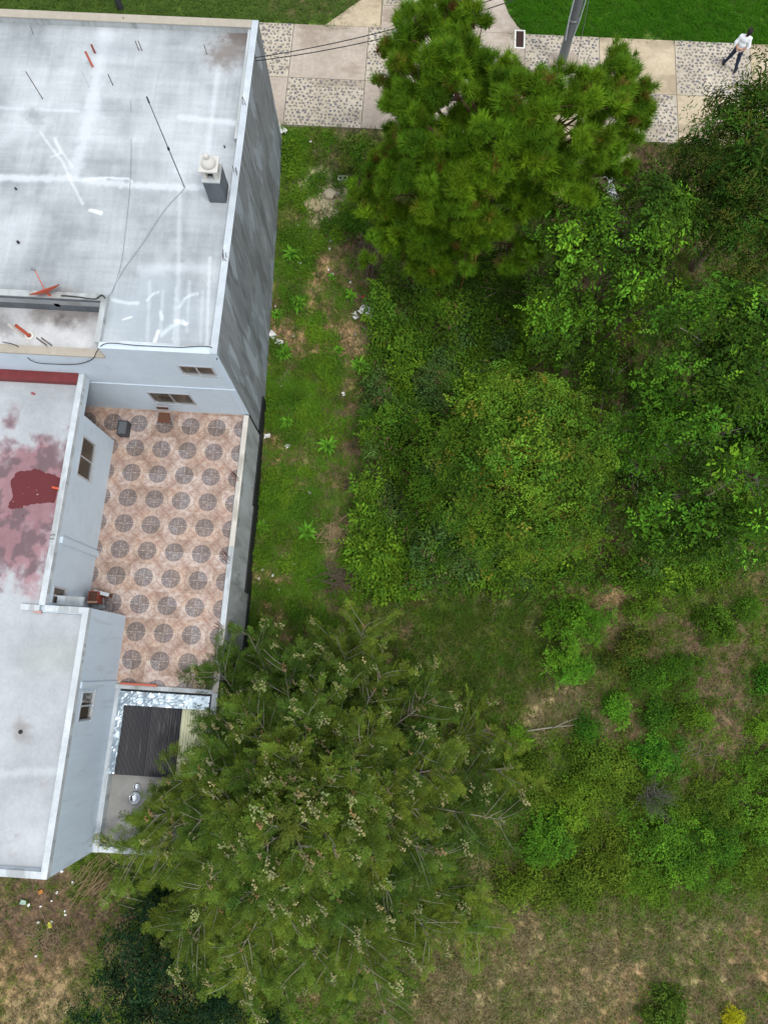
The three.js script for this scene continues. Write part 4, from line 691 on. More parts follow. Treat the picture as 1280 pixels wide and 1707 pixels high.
// ---------------------------------------------------------------- pine over the street edge
{
  setSeed(101); const bx0 = 2.4, bz0 = -15.9, gy = ground(bx0, bz0), t = thing('pine_tree', 'large bright green pine with long needle tufts reaching over the street', 'pine tree', [bx0, gy, bz0]);
  const rel = (px, py, y) => at(px, py, y).sub(V3(bx0, gy, bz0));
  const top = V3(-.1, 8.6, -.5); part('trunk', tube(bend(V3(0, -.3, 0), top, .25, 8), [.3, .27, .24, .21, .18, .15, .12, .09, .05], 10), M.barkRed, t);
  // branch tips (photo pixel, height) and how far the tufts spread round each
  const tips = [[705, 45, 9.5, .8], [662, 75, 8.6, .6], [665, 120, 9, .9], [760, 45, 9.6, .7], [735, 80, 10, .9], [785, 85, 9.2, .8], [690, 170, 9, .9], [658, 150, 8, .6], [672, 200, 8, .7], [745, 140, 9.6, .8], [800, 130, 8.8, .7], [715, 225, 8.8, .9],
    [848, 112, 9.2, .6], [885, 135, 9.6, .6], [860, 160, 10, .9], [835, 205, 9.6, .9], [910, 170, 10, .7], [955, 155, 9.4, .65], [905, 215, 9.8, .9], [960, 185, 9.6, .9], [1000, 130, 8.8, .6], [1035, 108, 8.4, .5], [1010, 160, 9, .8], [1050, 160, 8.2, .7], [1000, 215, 8.6, .8], [1060, 195, 7.6, .5], [1030, 235, 7.4, .6], [960, 245, 8.8, .8], [880, 260, 9, .9], [835, 265, 8.8, .8], [930, 285, 8.2, .8],
    [790, 250, 8.6, .7], [770, 300, 8.2, .8], [725, 290, 8.2, .8], [780, 345, 7.6, .8], [735, 340, 7.4, .8], [800, 380, 6.8, .7], [690, 270, 7.2, .9], [668, 255, 6.6, .7], [620, 285, 5.6, .7], [672, 310, 6.2, .8], [622, 330, 5.2, .75], [668, 365, 5.4, .8], [700, 365, 6, .8], [642, 400, 4.6, .75], [690, 410, 5, .8], [735, 400, 5.6, .8], [775, 405, 5.6, .7], [720, 440, 4.4, .7], [860, 320, 7, .8], [840, 375, 6, .8], [900, 340, 6.4, .8], [970, 300, 6.8, .7], [1000, 280, 6.6, .6], [860, 410, 5, .8], [790, 180, 6.5, .5], [745, 5, 9.3, .35], [762, 22, 9.2, .4], [768, 205, 8.4, .7], [790, 120, 8.8, .7], [735, 250, 8, .8], [820, 230, 8.4, .7], [1078, 178, 7.4, .4], [700, 440, 4.2, .7], [760, 430, 4.6, .7], [705, 20, 9, .35]];
  const list = [], tw = [];
  tips.forEach(([px, py, y, r], i) => {
    const c = rel(px, py, y), hz = clamp((y - gy - 2.2) / 7.5, .1, .92), a = V3(0, 0, 0).lerp(top, hz * rr(.75, .95)); a.y = Math.min(a.y, c.y - .4);
    const b = tube(bend(a, c, .3), [.085, .072, .06, .05, .04, .03, .02], 6); i < 14 ? part('limb', b, M.barkRed, t) : tw.push(b);
    const hue = Math.pow(rnd(), 1.3), n = Math.round(34 * r * r / .64 * (y < 7 ? .8 : 1)), lo = 0;
    // each branch carries several brushes of tufts
    for (let k = 0; k < 9; k++) {
      const cc = c.clone().add(V3(gauss() * r * .85, gauss() * r * .5, gauss() * r * .85)), dd = cc.clone().sub(mixV(a, c, .4)).normalize(); tw.push(tube(bend(mixV(a, c, .8), cc, .1, 3), [.022, .018, .014, .01], 4));
      const col = mix3(G.pine, G.pineB, clamp(hue * .5 + rnd() * .6)), tone = rr(.7, 1.25);
      for (let j = 0; j < n / 2.8; j++) { const d = dd.clone().multiplyScalar(.6).add(V3(rr(-.9, .9), rr(.0, 1.1), rr(-.9, .9))).normalize(); list.push({ p: cc.clone().add(V3(gauss() * .19, gauss() * .14, gauss() * .19)), q: qDir(d, rnd() * 6), s: rr(.75, 1.2), c: jit(rnd() < .012 ? G.yellow : rnd() < .03 ? G.rusty : col, .3, tone) }); }
    }
  });
  part('twigs', mergeGeometries(tw), M.barkRed, t).userData.kind = 'stuff';
  // dry reddish lower branches
  const dry = []; for (const [px, py, h] of [[745, 455, 2.6], [770, 470, 2.2], [790, 465, 2.4], [765, 485, 1.9]]) dry.push(tube(bend(V3(0, 2.2, 0), rel(px, py, h), .2), [.05, .045, .04, .034, .028, .02, .012], 5)); part('dead_branches', mergeGeometries(dry), std({ color: '#8a4a30', roughness: .95 }), t).userData.kind = 'stuff';
  instances(KIT.needle, M.needle, list, 'needles', t);
}
// ---------------------------------------------------------------- broadleaf trees
const W = (px, py, y, rx, ry, rz, k) => { const p = at(px, py, y); return [p.x, y, p.z, rx, ry, rz, k]; };
leafTree({ seed: 201, name: 'leafy_tree', label: 'broadleaf tree with light green leaves right below the pine crown', x: 6.2, z: -11.8, trunkH: 3.2, r: .16, kit: KIT.broad, clumps: 11, per: 15, rc: .42, cA: G.dark, cB: G.lime, cC: G.lime, pC: .12, twig: .5,
  lobes: [W(1050, 365, 6.6, 1.9, 1.2, 1.1), W(960, 385, 6.2, 1.2, 1.0, 1.1), W(1110, 390, 6, 1.2, 1, 1), W(1000, 460, 5.6, 1.7, 1.2, 1.3, .8), W(930, 500, 5, 1.2, 1, 1.1, .8), W(940, 560, 4.4, 1.0, .9, .9, .7), W(1060, 520, 4.6, 1.6, 1.1, 1.3, .7), W(980, 610, 3.6, 1.3, 1, 1.1, .6)] });
leafTree({ seed: 202, name: 'leafy_tree', label: 'tall broadleaf tree with long grey twigs at the right edge below the others', x: 10.6, z: -7.2, trunkH: 3.6, r: .17, kit: KIT.broad, clumps: 11, per: 15, rc: .42, cA: G.dark, cB: G.bright, cC: G.lime, pC: .1, twig: .7, twigMat: M.barkGrey, tw: 1.1,
  lobes: [W(1200, 560, 7.6, 1.9, 1.2, 1.2), W(1265, 620, 7.8, 1.6, 1.2, 1.6), W(1150, 640, 6.6, 1.4, 1, 1.1), W(1200, 720, 7.2, 1.9, 1.3, 1.4), W(1260, 790, 7, 1.5, 1.2, 1.6), W(1130, 760, 5.6, 1.5, 1, 1.3, .8), W(1150, 840, 5.4, 1.6, 1.1, 1.3, .8), W(1110, 880, 4.4, 1.2, .9, 1.1, .7), W(1220, 900, 5.4, 1.5, 1.1, 1.1, .8), W(1080, 700, 4.6, 1.1, .9, 1.1, .6), W(1320, 700, 7, 1.6, 1.2, 2)] });
leafTree({ seed: 203, name: 'dark_leafy_tree', label: 'dark sparse tree with narrow leaves in the upper right corner', x: 11.2, z: -16.5, trunkH: 3.6, r: .17, kit: KIT.narrow, clumps: 12, per: 14, rc: .42, cA: G.dark, cB: G.mid, cC: G.olive, pC: .2, twig: .6,
  lobes: [W(1222, 175, 7.4, .8, .9, .9, .3), W(1195, 225, 7, .9, .8, .7, .3), W(1268, 115, 8.2, .8, .8, .8, .3), W(1265, 220, 7.4, 1.3, 1, 1.3), W(1200, 290, 6.6, 1.7, 1.1, 1.3), W(1260, 350, 6.4, 1.6, 1.2, 1.5), W(1170, 330, 5, 1.3, 1, 1.2), W(1240, 430, 5.2, 1.5, 1.1, 1.3), W(1310, 300, 7, 1.5, 1.2, 2), W(1225, 240, 6.8, 1.3, 1.1, 1.2), W(1285, 170, 7.6, .8, .9, 1, .6)] });
leafTree({ seed: 204, name: 'round_tree', label: 'dense round tree with yellowish green and some reddish leaves mid picture', x: 3.9, z: -6.9, trunkH: 2.2, r: .14, kit: KIT.small, clumps: 11, per: 16, rc: .4, cA: [.05, .115, .010], cB: [.105, .185, .014], cC: [.17, .15, .02], pC: .06, twig: .2,
  lobes: [W(868, 770, 5.2, 2.8, 2.4, 3.0, 1), W(850, 690, 5.6, 1.6, 1.3, 1.4), W(790, 760, 5.2, 1.4, 1.2, 1.3), W(925, 745, 5.6, 1.5, 1.3, 1.5), W(870, 800, 5.8, 1.8, 1.3, 1.5), W(790, 850, 3.8, 1.3, 1, 1.2), W(930, 860, 4.4, 1.5, 1.1, 1.2), W(850, 900, 3.8, 1.6, 1, 1.0), W(985, 830, 4, .7, .8, 1.2, .6)] });
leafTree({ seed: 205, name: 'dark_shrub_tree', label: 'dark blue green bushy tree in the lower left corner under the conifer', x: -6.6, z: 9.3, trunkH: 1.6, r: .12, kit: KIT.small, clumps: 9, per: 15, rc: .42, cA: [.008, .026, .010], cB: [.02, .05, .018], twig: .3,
  lobes: [W(235, 1590, 1.4, 1.5, 1, 1.2), W(180, 1660, 1.2, 1.3, .9, 1.2), W(300, 1640, 1.6, 1.7, 1.1, 1.4), W(270, 1540, 1, 1.2, .9, 1.1), W(380, 1690, 1.4, 1.6, 1, 1.2), W(260, 1720, 1.4, 1.8, 1, 1.2)] });
leafTree({ seed: 206, name: 'slender_tree', label: 'sparse slender tree between the round tree and the right trees with gap shade painted into its leaves', x: 7.2, z: -9, trunkH: 2.6, r: .1, kit: KIT.narrow, clumps: 5, per: 10, rc: .42, cA: G.gapShade, cB: G.dark, cC: G.olive, pC: .1, twig: .8, twigMat: M.barkGrey,  // shade of the gap between crowns is painted into these leaf colours
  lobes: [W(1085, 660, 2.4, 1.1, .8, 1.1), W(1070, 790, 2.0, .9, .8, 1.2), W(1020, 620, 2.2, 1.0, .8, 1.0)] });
leafTree({ seed: 207, name: 'shade_tinted_tree', label: 'low tree with shade painted into its dark leaves between the pine and the leafy tree', x: 5.2, z: -14.4, trunkH: 1.6, r: .1, kit: KIT.small, clumps: 6, per: 12, rc: .45, cA: G.gapShade, cB: G.dark, twig: .3,  // leaves coloured darker to stand for shade between pine and leafy tree
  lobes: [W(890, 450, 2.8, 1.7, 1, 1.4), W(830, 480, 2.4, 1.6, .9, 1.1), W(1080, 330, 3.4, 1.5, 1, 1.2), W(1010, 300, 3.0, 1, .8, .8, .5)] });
// ---------------------------------------------------------------- big conifer in the foreground
{
  setSeed(301); const ax = -2.15, az = 4.0, gy = ground(ax, az), t = thing('conifer_tree', 'big feathery conifer with bare grey twigs and tan cone clusters in the foreground', 'conifer', [ax, gy, az]);
  const H = 11.2, top = V3(.25, H, -.5); part('trunk', tube(bend(V3(0, -.3, 0), top, .3, 8), [.34, .3, .26, .22, .18, .14, .1, .07, .03], 10), M.barkGrey, t);
  const list = [], cones = [], tw = [], N = 150;
  for (let i = 0; i < N; i++) {
    const u = (i + .5) / N, y = mix(1.2, H - .3, Math.pow(u, .92)), a = i * 2.39996 + rr(-.3, .3);
    let R = mix(6.6, .7, Math.pow(u, .85)) * rr(.72, 1.06); const sx = Math.cos(a), sz = Math.sin(a);
    if (rnd() < .12) R *= 1.07; R *= 1 + (sx > 0 ? .08 * sx : .03 * -sx + .06 * sx * (1 - sz)) + (sz > 0 ? .24 * sz : .04 * sz) * (1 - u) + (sx < 0 && sz > 0 ? -.4 * sx * sz * (1 - u) : sx < 0 ? .3 * sx * sz * (1 - u) : 0);
    const k = y / H, b0 = V3(top.x * k, y, top.z * k), end = b0.clone().add(V3(sx * R, rr(.1, .75) * Math.min(1.6, R * .3) + (u > .6 ? .6 : 0), sz * R)), P = bend(b0, end, .25, 9); P.forEach((p, j) => { p.y -= .35 * Math.sin(j / 9 * 3.14) * R * .12; });
    const r0 = .018 + .008 * R; const b = tube(P, P.map((_, j) => r0 * (1 - j / 10.5)), 5); i % 12 === 0 ? part('limb', b, M.barkGrey, t) : tw.push(b);
    const hue = mix3([.055, .106, .015], [.13, .18, .022], rnd()), tone = rr(.75, 1.2), dir = end.clone().sub(b0).normalize(), side = V3(-dir.z, 0, dir.x).normalize();
    const sub = Math.round(R * 4.8) + 4;
    for (let s = 0; s < sub; s++) {
      const f = rr(R > 3 ? .26 : .2, 1), j = f * 9, p0 = P[Math.floor(j)].clone().lerp(P[Math.min(9, Math.floor(j) + 1)], j % 1), sg = s % 2 ? 1 : -1, l = R * (.36 - .22 * f) * rr(.6, 1.2) + .25, d = dir.clone().multiplyScalar(.7).addScaledVector(side, sg * rr(.4, 1.0)).add(V3(0, rr(-.15, .4), 0)).normalize();
      const p1 = p0.clone().addScaledVector(d, l); if (rnd() < .75) tw.push(tube(bend(p0, p1, .07 + l * .08, 4), [.012, .01, .008, .006, .004], 3));
      const n = Math.round((5 + l * 10) * (f > .85 ? .75 : 1));
      for (let q = 0; q < n; q++) { const tt = rr(.15, 1), p = mixV(p0, p1, tt).add(V3(rr(-.08, .08), rr(-.2, .03), rr(-.08, .08))), dd = d.clone().addScaledVector(side, rr(-.8, .8)).add(V3(rr(-.2, .2), rr(-.35, .3), rr(-.2, .2))).normalize(); list.push({ p, q: qAlong(dd, rr(-.7, .7)), s: rr(.5, 1.0), c: jit(hue, .4, tone * rr(.75, 1.25)) }); }
      if (f > .5 && rnd() < .24) for (let q = 0; q < 5; q++) cones.push({ p: p1.clone().add(V3(gauss() * .16, rr(0, .1), gauss() * .16)), q: qDir(V3(rr(-1, 1), rr(0, 1), rr(-1, 1)), 0), s: rr(.6, 1.3), c: jit(rnd() < .5 ? [.25, .23, .1] : [.19, .22, .07], .3) });
    }
    for (let q = 0; q < 12; q++) { const p = mixV(end, b0, rr(-.03, .2)).add(V3(gauss() * .18, gauss() * .1, gauss() * .18)); list.push({ p, q: qAlong(dir.clone().add(V3(rr(-.6, .6), rr(-.2, .5), rr(-.6, .6))), rr(-.7, .7)), s: rr(.6, 1), c: jit(hue, .25, tone * 1.1) }); if (rnd() < .2) cones.push({ p: p.clone().add(V3(0, .08, 0)), q: new THREE.Quaternion(), s: rr(.7, 1.3), c: jit(rnd() < .5 ? G.straw : [.24, .16, .07], .3) }); }
  }
  for (let q = 0; q < 150; q++) { const y = rr(H - 2.2, H + .3), k = y / H, d = V3(rr(-1, 1), rr(.1, 1.1), rr(-1, 1)).normalize(); list.push({ p: V3(top.x * k, y, top.z * k).add(V3(gauss() * .35, 0, gauss() * .35)), q: qAlong(d, rr(-.7, .7)), s: rr(.6, 1), c: jit([.1, .13, .02], .25) }); }
  part('twigs', mergeGeometries(tw), M.barkGrey, t).userData.kind = 'stuff';
  instances(KIT.feather, M.leaf, list, 'foliage', t);
  const cg = []; setSeed(5); for (let k = 0; k < 7; k++) { const c = new THREE.OctahedronGeometry(.028); c.translate(rr(-.06, .06), rr(-.02, .06), rr(-.06, .06)); cg.push(c); }
  instances([mergeGeometries(cg)], std({ roughness: .9 }), cones, 'cones', t);
}
// ---------------------------------------------------------------- shrubs: dome of clumps on a few stems
function shrub(name, label, px, py, r, h, cA, cB, kit, o = {}) {
  setSeed(1000 + Math.round(px * 7 + py)); if (px > 900 && py < 1240) { r *= .82; } const b = on(px, py), t = thing(name, label, o.category || 'shrub', [b.x, b.y, b.z], 0, o.group), list = [];
  const st = []; const nst = 5; const hueK = rr(-.015, .022); kit = rnd() < .3 && kit === KIT.small ? KIT.tiny.concat([KIT.small[2]]) : kit === KIT.small && rnd() < .3 ? [KIT.broad[2], KIT.small[0]] : kit; for (let k = 0; k < nst; k++) { const a = k / nst * 6.283 + rnd(); st.push(tube(bend(V3(0, -.05, 0), V3(Math.cos(a) * r * .6, h * .8, Math.sin(a) * r * .6), .1, 4), [.03, .026, .02, .014, .008], 5)); }
  part('stems', mergeGeometries(st), M.bark, t).userData.kind = 'stuff';
  const n = Math.round((o.dens || 1) * (10 + 22 * r * r));
  for (let i = 0; i < n; i++) {
    const a = rnd() * 6.283, q = Math.sqrt(rnd()), wob = 1 + (vn(Math.cos(a) * 2.2 + px, Math.sin(a) * 2.2 + py) - .5) * 1.5, cc = V3(Math.cos(a) * q * r * wob, h * (.25 + .75 * Math.sqrt(Math.max(0, 1 - q * q))) * rr(.5, 1.12), Math.sin(a) * q * r * wob), col = mix3(cA, cB, Math.pow(rnd(), 1.4)).map((v, q) => q === 0 ? Math.max(.01, v + hueK) : v), tone = rr(.7, 1.25);
    for (let k = 0; k < 8; k++) list.push({ p: cc.clone().add(V3(gauss() * .2, gauss() * .13, gauss() * .2)), q: qDir(V3(cc.x / r + rr(-.6, .6), 1.1, cc.z / r + rr(-.6, .6)), rnd() * 6.28), s: rr(.7, 1.2) * (o.s || 1), c: jit(col, .25, tone) });
  }
  instances(kit, M.leaf, list, 'foliage', t); return t;
}
const sb = (...a) => shrub('leafy_shrub', ...a);
sb('yellowish green loose shrub beside the pale rubble patch near the street', 600, 268, .85, .8, G.bright, [.13, .17, .03], KIT.small);
sb('small dark green bush just left of the cinder block', 590, 378, .55, .6, G.mid, G.bright, KIT.small);
sb('bright leafy shrub at the left foot of the undergrowth near the conifer', 615, 940, .9, .8, G.bright, G.lime, KIT.small);
sb('bright green tall shrub standing alone in the open grass at right', 935, 1060, 1.05, 1.3, G.bright, G.lime, KIT.small);
sb('bright green shrub to the right of the tall shrub by bare soil', 985, 1030, .7, .9, G.bright, G.lime, KIT.small);
sb('lower bright green clump below the tall shrub in open grass', 945, 1115, .75, .9, G.bright, G.lime, KIT.small);
sb('rounded low bush under the right trees beside a straw patch', 1070, 1016, .55, .55, G.mid, G.lime, KIT.small);
sb('leaning green bush between two bare soil patches at right', 1130, 1120, .85, .8, G.mid, G.bright, KIT.small);
sb('reddish based olive bush left of the leaning green bush', 1045, 1085, .9, .7, G.mid, G.olive, KIT.small);
sb('middle bush south of the olive bush in the right clearing', 1075, 1125, .7, .7, G.mid, G.bright, KIT.small);
sb('small bright bush near the dry branch in the right clearing', 1020, 1180, .6, .6, G.bright, G.lime, KIT.small);
sb('narrow bush row end above the bare soil slope', 1090, 1185, .5, .6, G.mid, G.bright, KIT.small);
sb('broad green bush at the left rim of the bare soil slope', 1150, 1190, .75, .7, G.mid, G.bright, KIT.small);
sb('small bush in the dry grass right of the clearing', 1185, 1042, .55, .6, G.mid, G.bright, KIT.small);
sb('small bush near the right edge below the tall right tree', 1240, 1015, .55, .5, G.mid, G.bright, KIT.small);
sb('tiny bright bush on the bare soil near the right edge', 1258, 1213, .3, .35, G.bright, G.lime, KIT.small);
sb('bush cut by the right edge beside the bare soil', 1275, 1130, .4, .5, G.mid, G.bright, KIT.small);
sb('small green bush touching the right side of the conifer crown', 860, 1225, .5, .6, G.bright, G.lime, KIT.small);
sb('thin green bush by the dry branch and straw patch', 975, 1215, .4, .5, G.mid, G.bright, KIT.small);
shrub('broad_leaf_plant', 'big leaved dark green plant at the lower right bottom edge', 1100, 1692, .7, .6, G.mid, [.05, .13, .02], KIT.broad, { category: 'plant' });
shrub('yellow_plant', 'small yellow leaved plant at the bottom edge right corner', 1217, 1690, .22, .4, [.36, .36, .012], [.44, .42, .02], KIT.tiny, { category: 'plant', s: .8 });
const THICKET = ['green shrub at the left end of the thicket touching the conifer crown', 'green tall thick shrub in the thicket just right of the conifer', 'green upper shrub of the thicket below the dry branch', 'green upper middle shrub of the thicket under the bare soil slope', 'green shrub between the two upper shrubs of the thicket', 'green shrub directly below the dead grey bush in the thicket', 'green large shrub right of the dead grey bush in the thicket', 'green large shrub of the thicket at the right edge of the picture', 'green wide low shrub in the lower middle of the thicket', 'green wide low shrub in the lower right half of the thicket', 'green low shrub at the right edge bottom of the thicket', 'green dark shrub below the conifer side of the thicket', 'green low shrub at the lower left rim of the thicket by dry grass', 'green low shrub at the middle bottom rim of the thicket', 'green lowest left shrub of the thicket beside the conifer tips', 'green shrub between the two large right shrubs of the thicket', 'green topmost right shrub of the thicket below the bare soil'];
[[880, 1290, 1.0, 1.0], [945, 1330, 1.2, 1.1], [985, 1265, .9, .9], [1095, 1255, .8, .9], [1030, 1290, 1.0, .9], [1085, 1385, 1.2, 1.0], [1170, 1320, 1.1, 1.2], [1245, 1330, 1.1, 1.1], [1010, 1420, 1.2, .9], [1150, 1420, 1.2, .9], [1240, 1425, 1.1, .9], [900, 1400, 1.2, 1], [960, 1465, 1.1, .7], [1080, 1470, 1.0, .7], [870, 1470, .9, .7], [1205, 1390, .9, .9], [1275, 1270, .8, .9]].forEach(([px, py, r, h], i) => shrub('thicket_shrub', THICKET[i], px, py, r, h * .7, i % 3 ? [.07, .14, .012] : G.mid, i % 2 ? G.lime : [.09, .16, .015], KIT.small, { group: 'shrubs of the lower right thicket', dens: .9 }));
{ // dead grey bush in the thicket
  setSeed(71); const b = on(1075, 1322), t = thing('dead_bush', 'dead grey leafless bush in the lower right thicket', 'dead bush', [b.x, b.y, b.z]), L = [];
  for (let k = 0; k < 60; k++) { const a = rnd() * 6.28, p = V3(Math.cos(a) * rr(.1, .8), rr(.9, 1.5), Math.sin(a) * rr(.1, .8)); L.push(tube(bend(V3(0, .1, 0), p, .25, 4), [.014, .012, .01, .007, .004], 4)); for (let q = 0; q < 2; q++) L.push(tube(bend(mixV(V3(), p, .7), p.clone().add(V3(rr(-.3, .3), rr(-.1, .2), rr(-.3, .3))), .1, 2), [.007, .006, .004], 3)); }
  part('twigs', mergeGeometries(L), std({ color: '#6d6b60' }), t).userData.kind = 'stuff';
}
// ---------------------------------------------------------------- rosettes of long leaves along the strip
const bladeLeaf = (L, w, arch) => { const pos = [], idx = []; for (let i = 0; i <= 6; i++) { const t = i / 6, q = w * Math.sin(Math.PI * Math.min(1, .12 + t * .88)) / 2, y = arch * Math.sin(t * 2.5) * L, z = L * t; pos.push(-q, y + q * .4, z, 0, y, z, q, y + q * .4, z); if (i) { const a = 3 * i - 3; idx.push(a, a + 3, a + 1, a + 1, a + 3, a + 4, a + 1, a + 4, a + 2, a + 2, a + 4, a + 5); } } const g = new THREE.BufferGeometry(); g.setAttribute('position', new THREE.Float32BufferAttribute(pos, 3)); g.setIndex(idx); g.computeVertexNormals(); return g; };
{
  const LG = [bladeLeaf(.5, .12, .3), bladeLeaf(.44, .105, .42), bladeLeaf(.36, .1, .2)], LM = ['#558724', '#64962a', '#47741e'].map(c => leafMat({ color: c }));
  setSeed(81);
  [[487, 427, 1.0, 'rosette plant by the house wall nearest the pale rubble'], [498, 508, 1.1, 'large rosette plant close to the tall house wall midway'], [475, 592, 1.05, 'rosette plant at the foot of the tall house south corner'], [600, 612, 1.15, 'rosette plant at the left rim of the undergrowth'], [547, 745, 1.1, 'rosette plant in the middle of the green strip'], [512, 888, 1.2, 'large bright rosette plant beside the straw patch'], [462, 527, .75, 'small rosette plant against the house wall'], [585, 495, .8, 'rosette plant on the path side below the branch pile'], [520, 540, .7, 'small rosette plant below the large one by the house'], [553, 465, .55, 'tiny rosette plant near white scraps on the path'], [480, 705, .8, 'flat rosette plant near the black joint of the terrace wall'], [565, 585, .6, 'small yellow tipped rosette plant beside the path'], [440, 880, .8, 'rosette plant near the terrace wall low end']].forEach(([px, py, s, lab]) => {
    const b = on(px, py), t = thing('rosette_plant', lab, 'plant', [b.x, b.y + .03, b.z]); const n = 34;
    for (let k = 0; k < n; k++) { const m = part('leaf', LG[k % 3], LM[rnd() * 3 | 0], t); m.rotation.set(-rr(.05, .95) * (k < 12 ? 1.1 : .45), k * 2.4 + rr(-.2, .2), rr(-.3, .3), 'YXZ'); m.scale.setScalar(s * rr(.6, 1.1) * (k < 12 ? .75 : 1)); }
  });
}
// ---------------------------------------------------------------- ground cover, grass, undergrowth
function cover(name, label, list, geos, mat = M.leaf) { const o = new THREE.Group(); o.name = numbered(name); o.userData = { kind: 'stuff', label, category: 'ground cover' }; scene.add(o); instances(geos, mat, list, name === 'undergrowth' ? 'leaves' : 'blades', o); return o; }
function inHouse(x, z) { return (x < XE + .06 && z > ZN - .1 && z < 6.15) || (x < QX + .1 && z < 6.15 && z > -9); }
{
  setSeed(91); const list = [], tall2 = [];
  for (let i = 0; i < 230000; i++) {
    const x = rr(-19, 19), z = rr(-33, 15.5); if (inHouse(x, z)) continue;
    const ed = fbm(x * 2.5, z * 2.5, 3); if (z < -21.12 - (ed - .42) * .5 && z > -26.28 + (ed - .4) * .9) continue; if (z < -26.2 && x > -4.3 && x < 4.3) { if (x > -3 - (z + 27) * .0 && x < 3.4) continue; if (z > -28.2 && x < 0 && x > -4.2 + (-26.2 - z) * 1.1) continue; if (z > -28.2 && x > 0 && x < 4.15 - (-26.2 - z) * .7) continue; }
    const w = zone(x, z), s = w.g + w.s + w.r + w.b + w.d + w.o, lawn = z < -26; let p = (w.g * 1 + w.o * .75 + w.s * .6 + w.d * .28 + w.b * .1) / s; if (x > -1 && z > -20 && z < -3 && x < 9) p *= .5; if (x < -1 && !lawn) p *= .62;
    if (rnd() > p * (lawn ? 1.4 : 1)) continue;
    const k = rnd() * (w.g + w.s * .8 + w.o + w.d * .3); let c;
    if (lawn) c = mix3([.022, .09, .002], [.06, .17, .003], fbm(x * .6, z * .6, 3) * .9 * rnd() + .05); else if (k < w.g) c = mix3([.07, .125, .012], [.12, .2, .016], rnd()); else if (k < w.g + w.o) c = mix3(G.olive, G.mid, rnd()); else c = mix3(G.straw, [.16, .12, .06], rnd());
    if (lawn && x < 0) c = mix3(c, [.09, .12, .03], .6);
    list.push({ p: V3(x, ground(x, z), z), q: qDir(V3(rr(-.3, .3), 1, rr(-.3, .3)), rnd() * 6.28), s: V3(rr(.7, 1.4), lawn ? rr(.35, .6) : rr(.5, 1.1), rr(.7, 1.4)), c: jit(c, .25) });
  }
  cover('grass', 'patchy green and straw coloured grass over the lot and lawns', list, KIT.blade, M.grass);
}
{ // low leafy weeds of the strip and the clearing
  setSeed(92); const list = [];
  for (let i = 0; i < 110000; i++) {
    const x = i < 40000 ? rr(-6, -.5) : rr(-6, 17), z = rr(-21, 14); if (inHouse(x, z)) continue; const strip = x < -.5; const w = zone(x, z), s = w.g + w.s + w.r + w.b + w.d + w.o; const cl = sstep(.45, strip ? .55 : .62, fbm(x * 1.4 + 20, z * 1.4 + 60, 3));
    if (rnd() > (w.g + w.o * .55) / s * cl * 1.1) continue;
    list.push({ p: V3(x, ground(x, z) + .03, z), q: qDir(V3(rr(-.4, .4), 1, rr(-.4, .4)), rnd() * 6.28), s: rr(.45, .9), c: jit(strip ? mix3(G.bright, G.lime, rnd()) : mix3(G.mid, rnd() < .3 ? G.lime : G.bright, rnd()), .25) });
  }
  for (let k = 0; k < 95; k++) {
    const cx = k < 70 ? rr(-5.4, -2.7) : rr(-1.5, .4), cz = rr(-20.5, -1.5); if (inHouse(cx, cz)) continue; const R = rr(.12, .45), c = mix3([.06, .14, .012], [.13, .24, .016], rnd()), m = Math.round(18 + 150 * R * R);
    for (let q = 0; q < m; q++) { const x = cx + gauss() * R, z = cz + gauss() * R * rr(.6, 1.4); if (inHouse(x, z)) continue; list.push({ p: V3(x, ground(x, z) + rr(.02, .22), z), q: qDir(V3(rr(-.7, .7), 1, rr(-.7, .7)), rnd() * 6.28), s: rr(.6, 1.3), c: jit(c, .35) }); }
  }
  cover('weeds', 'low leafy weeds scattered over the open strip and clearing', list, KIT.tiny.concat([KIT.small[1]]));
}
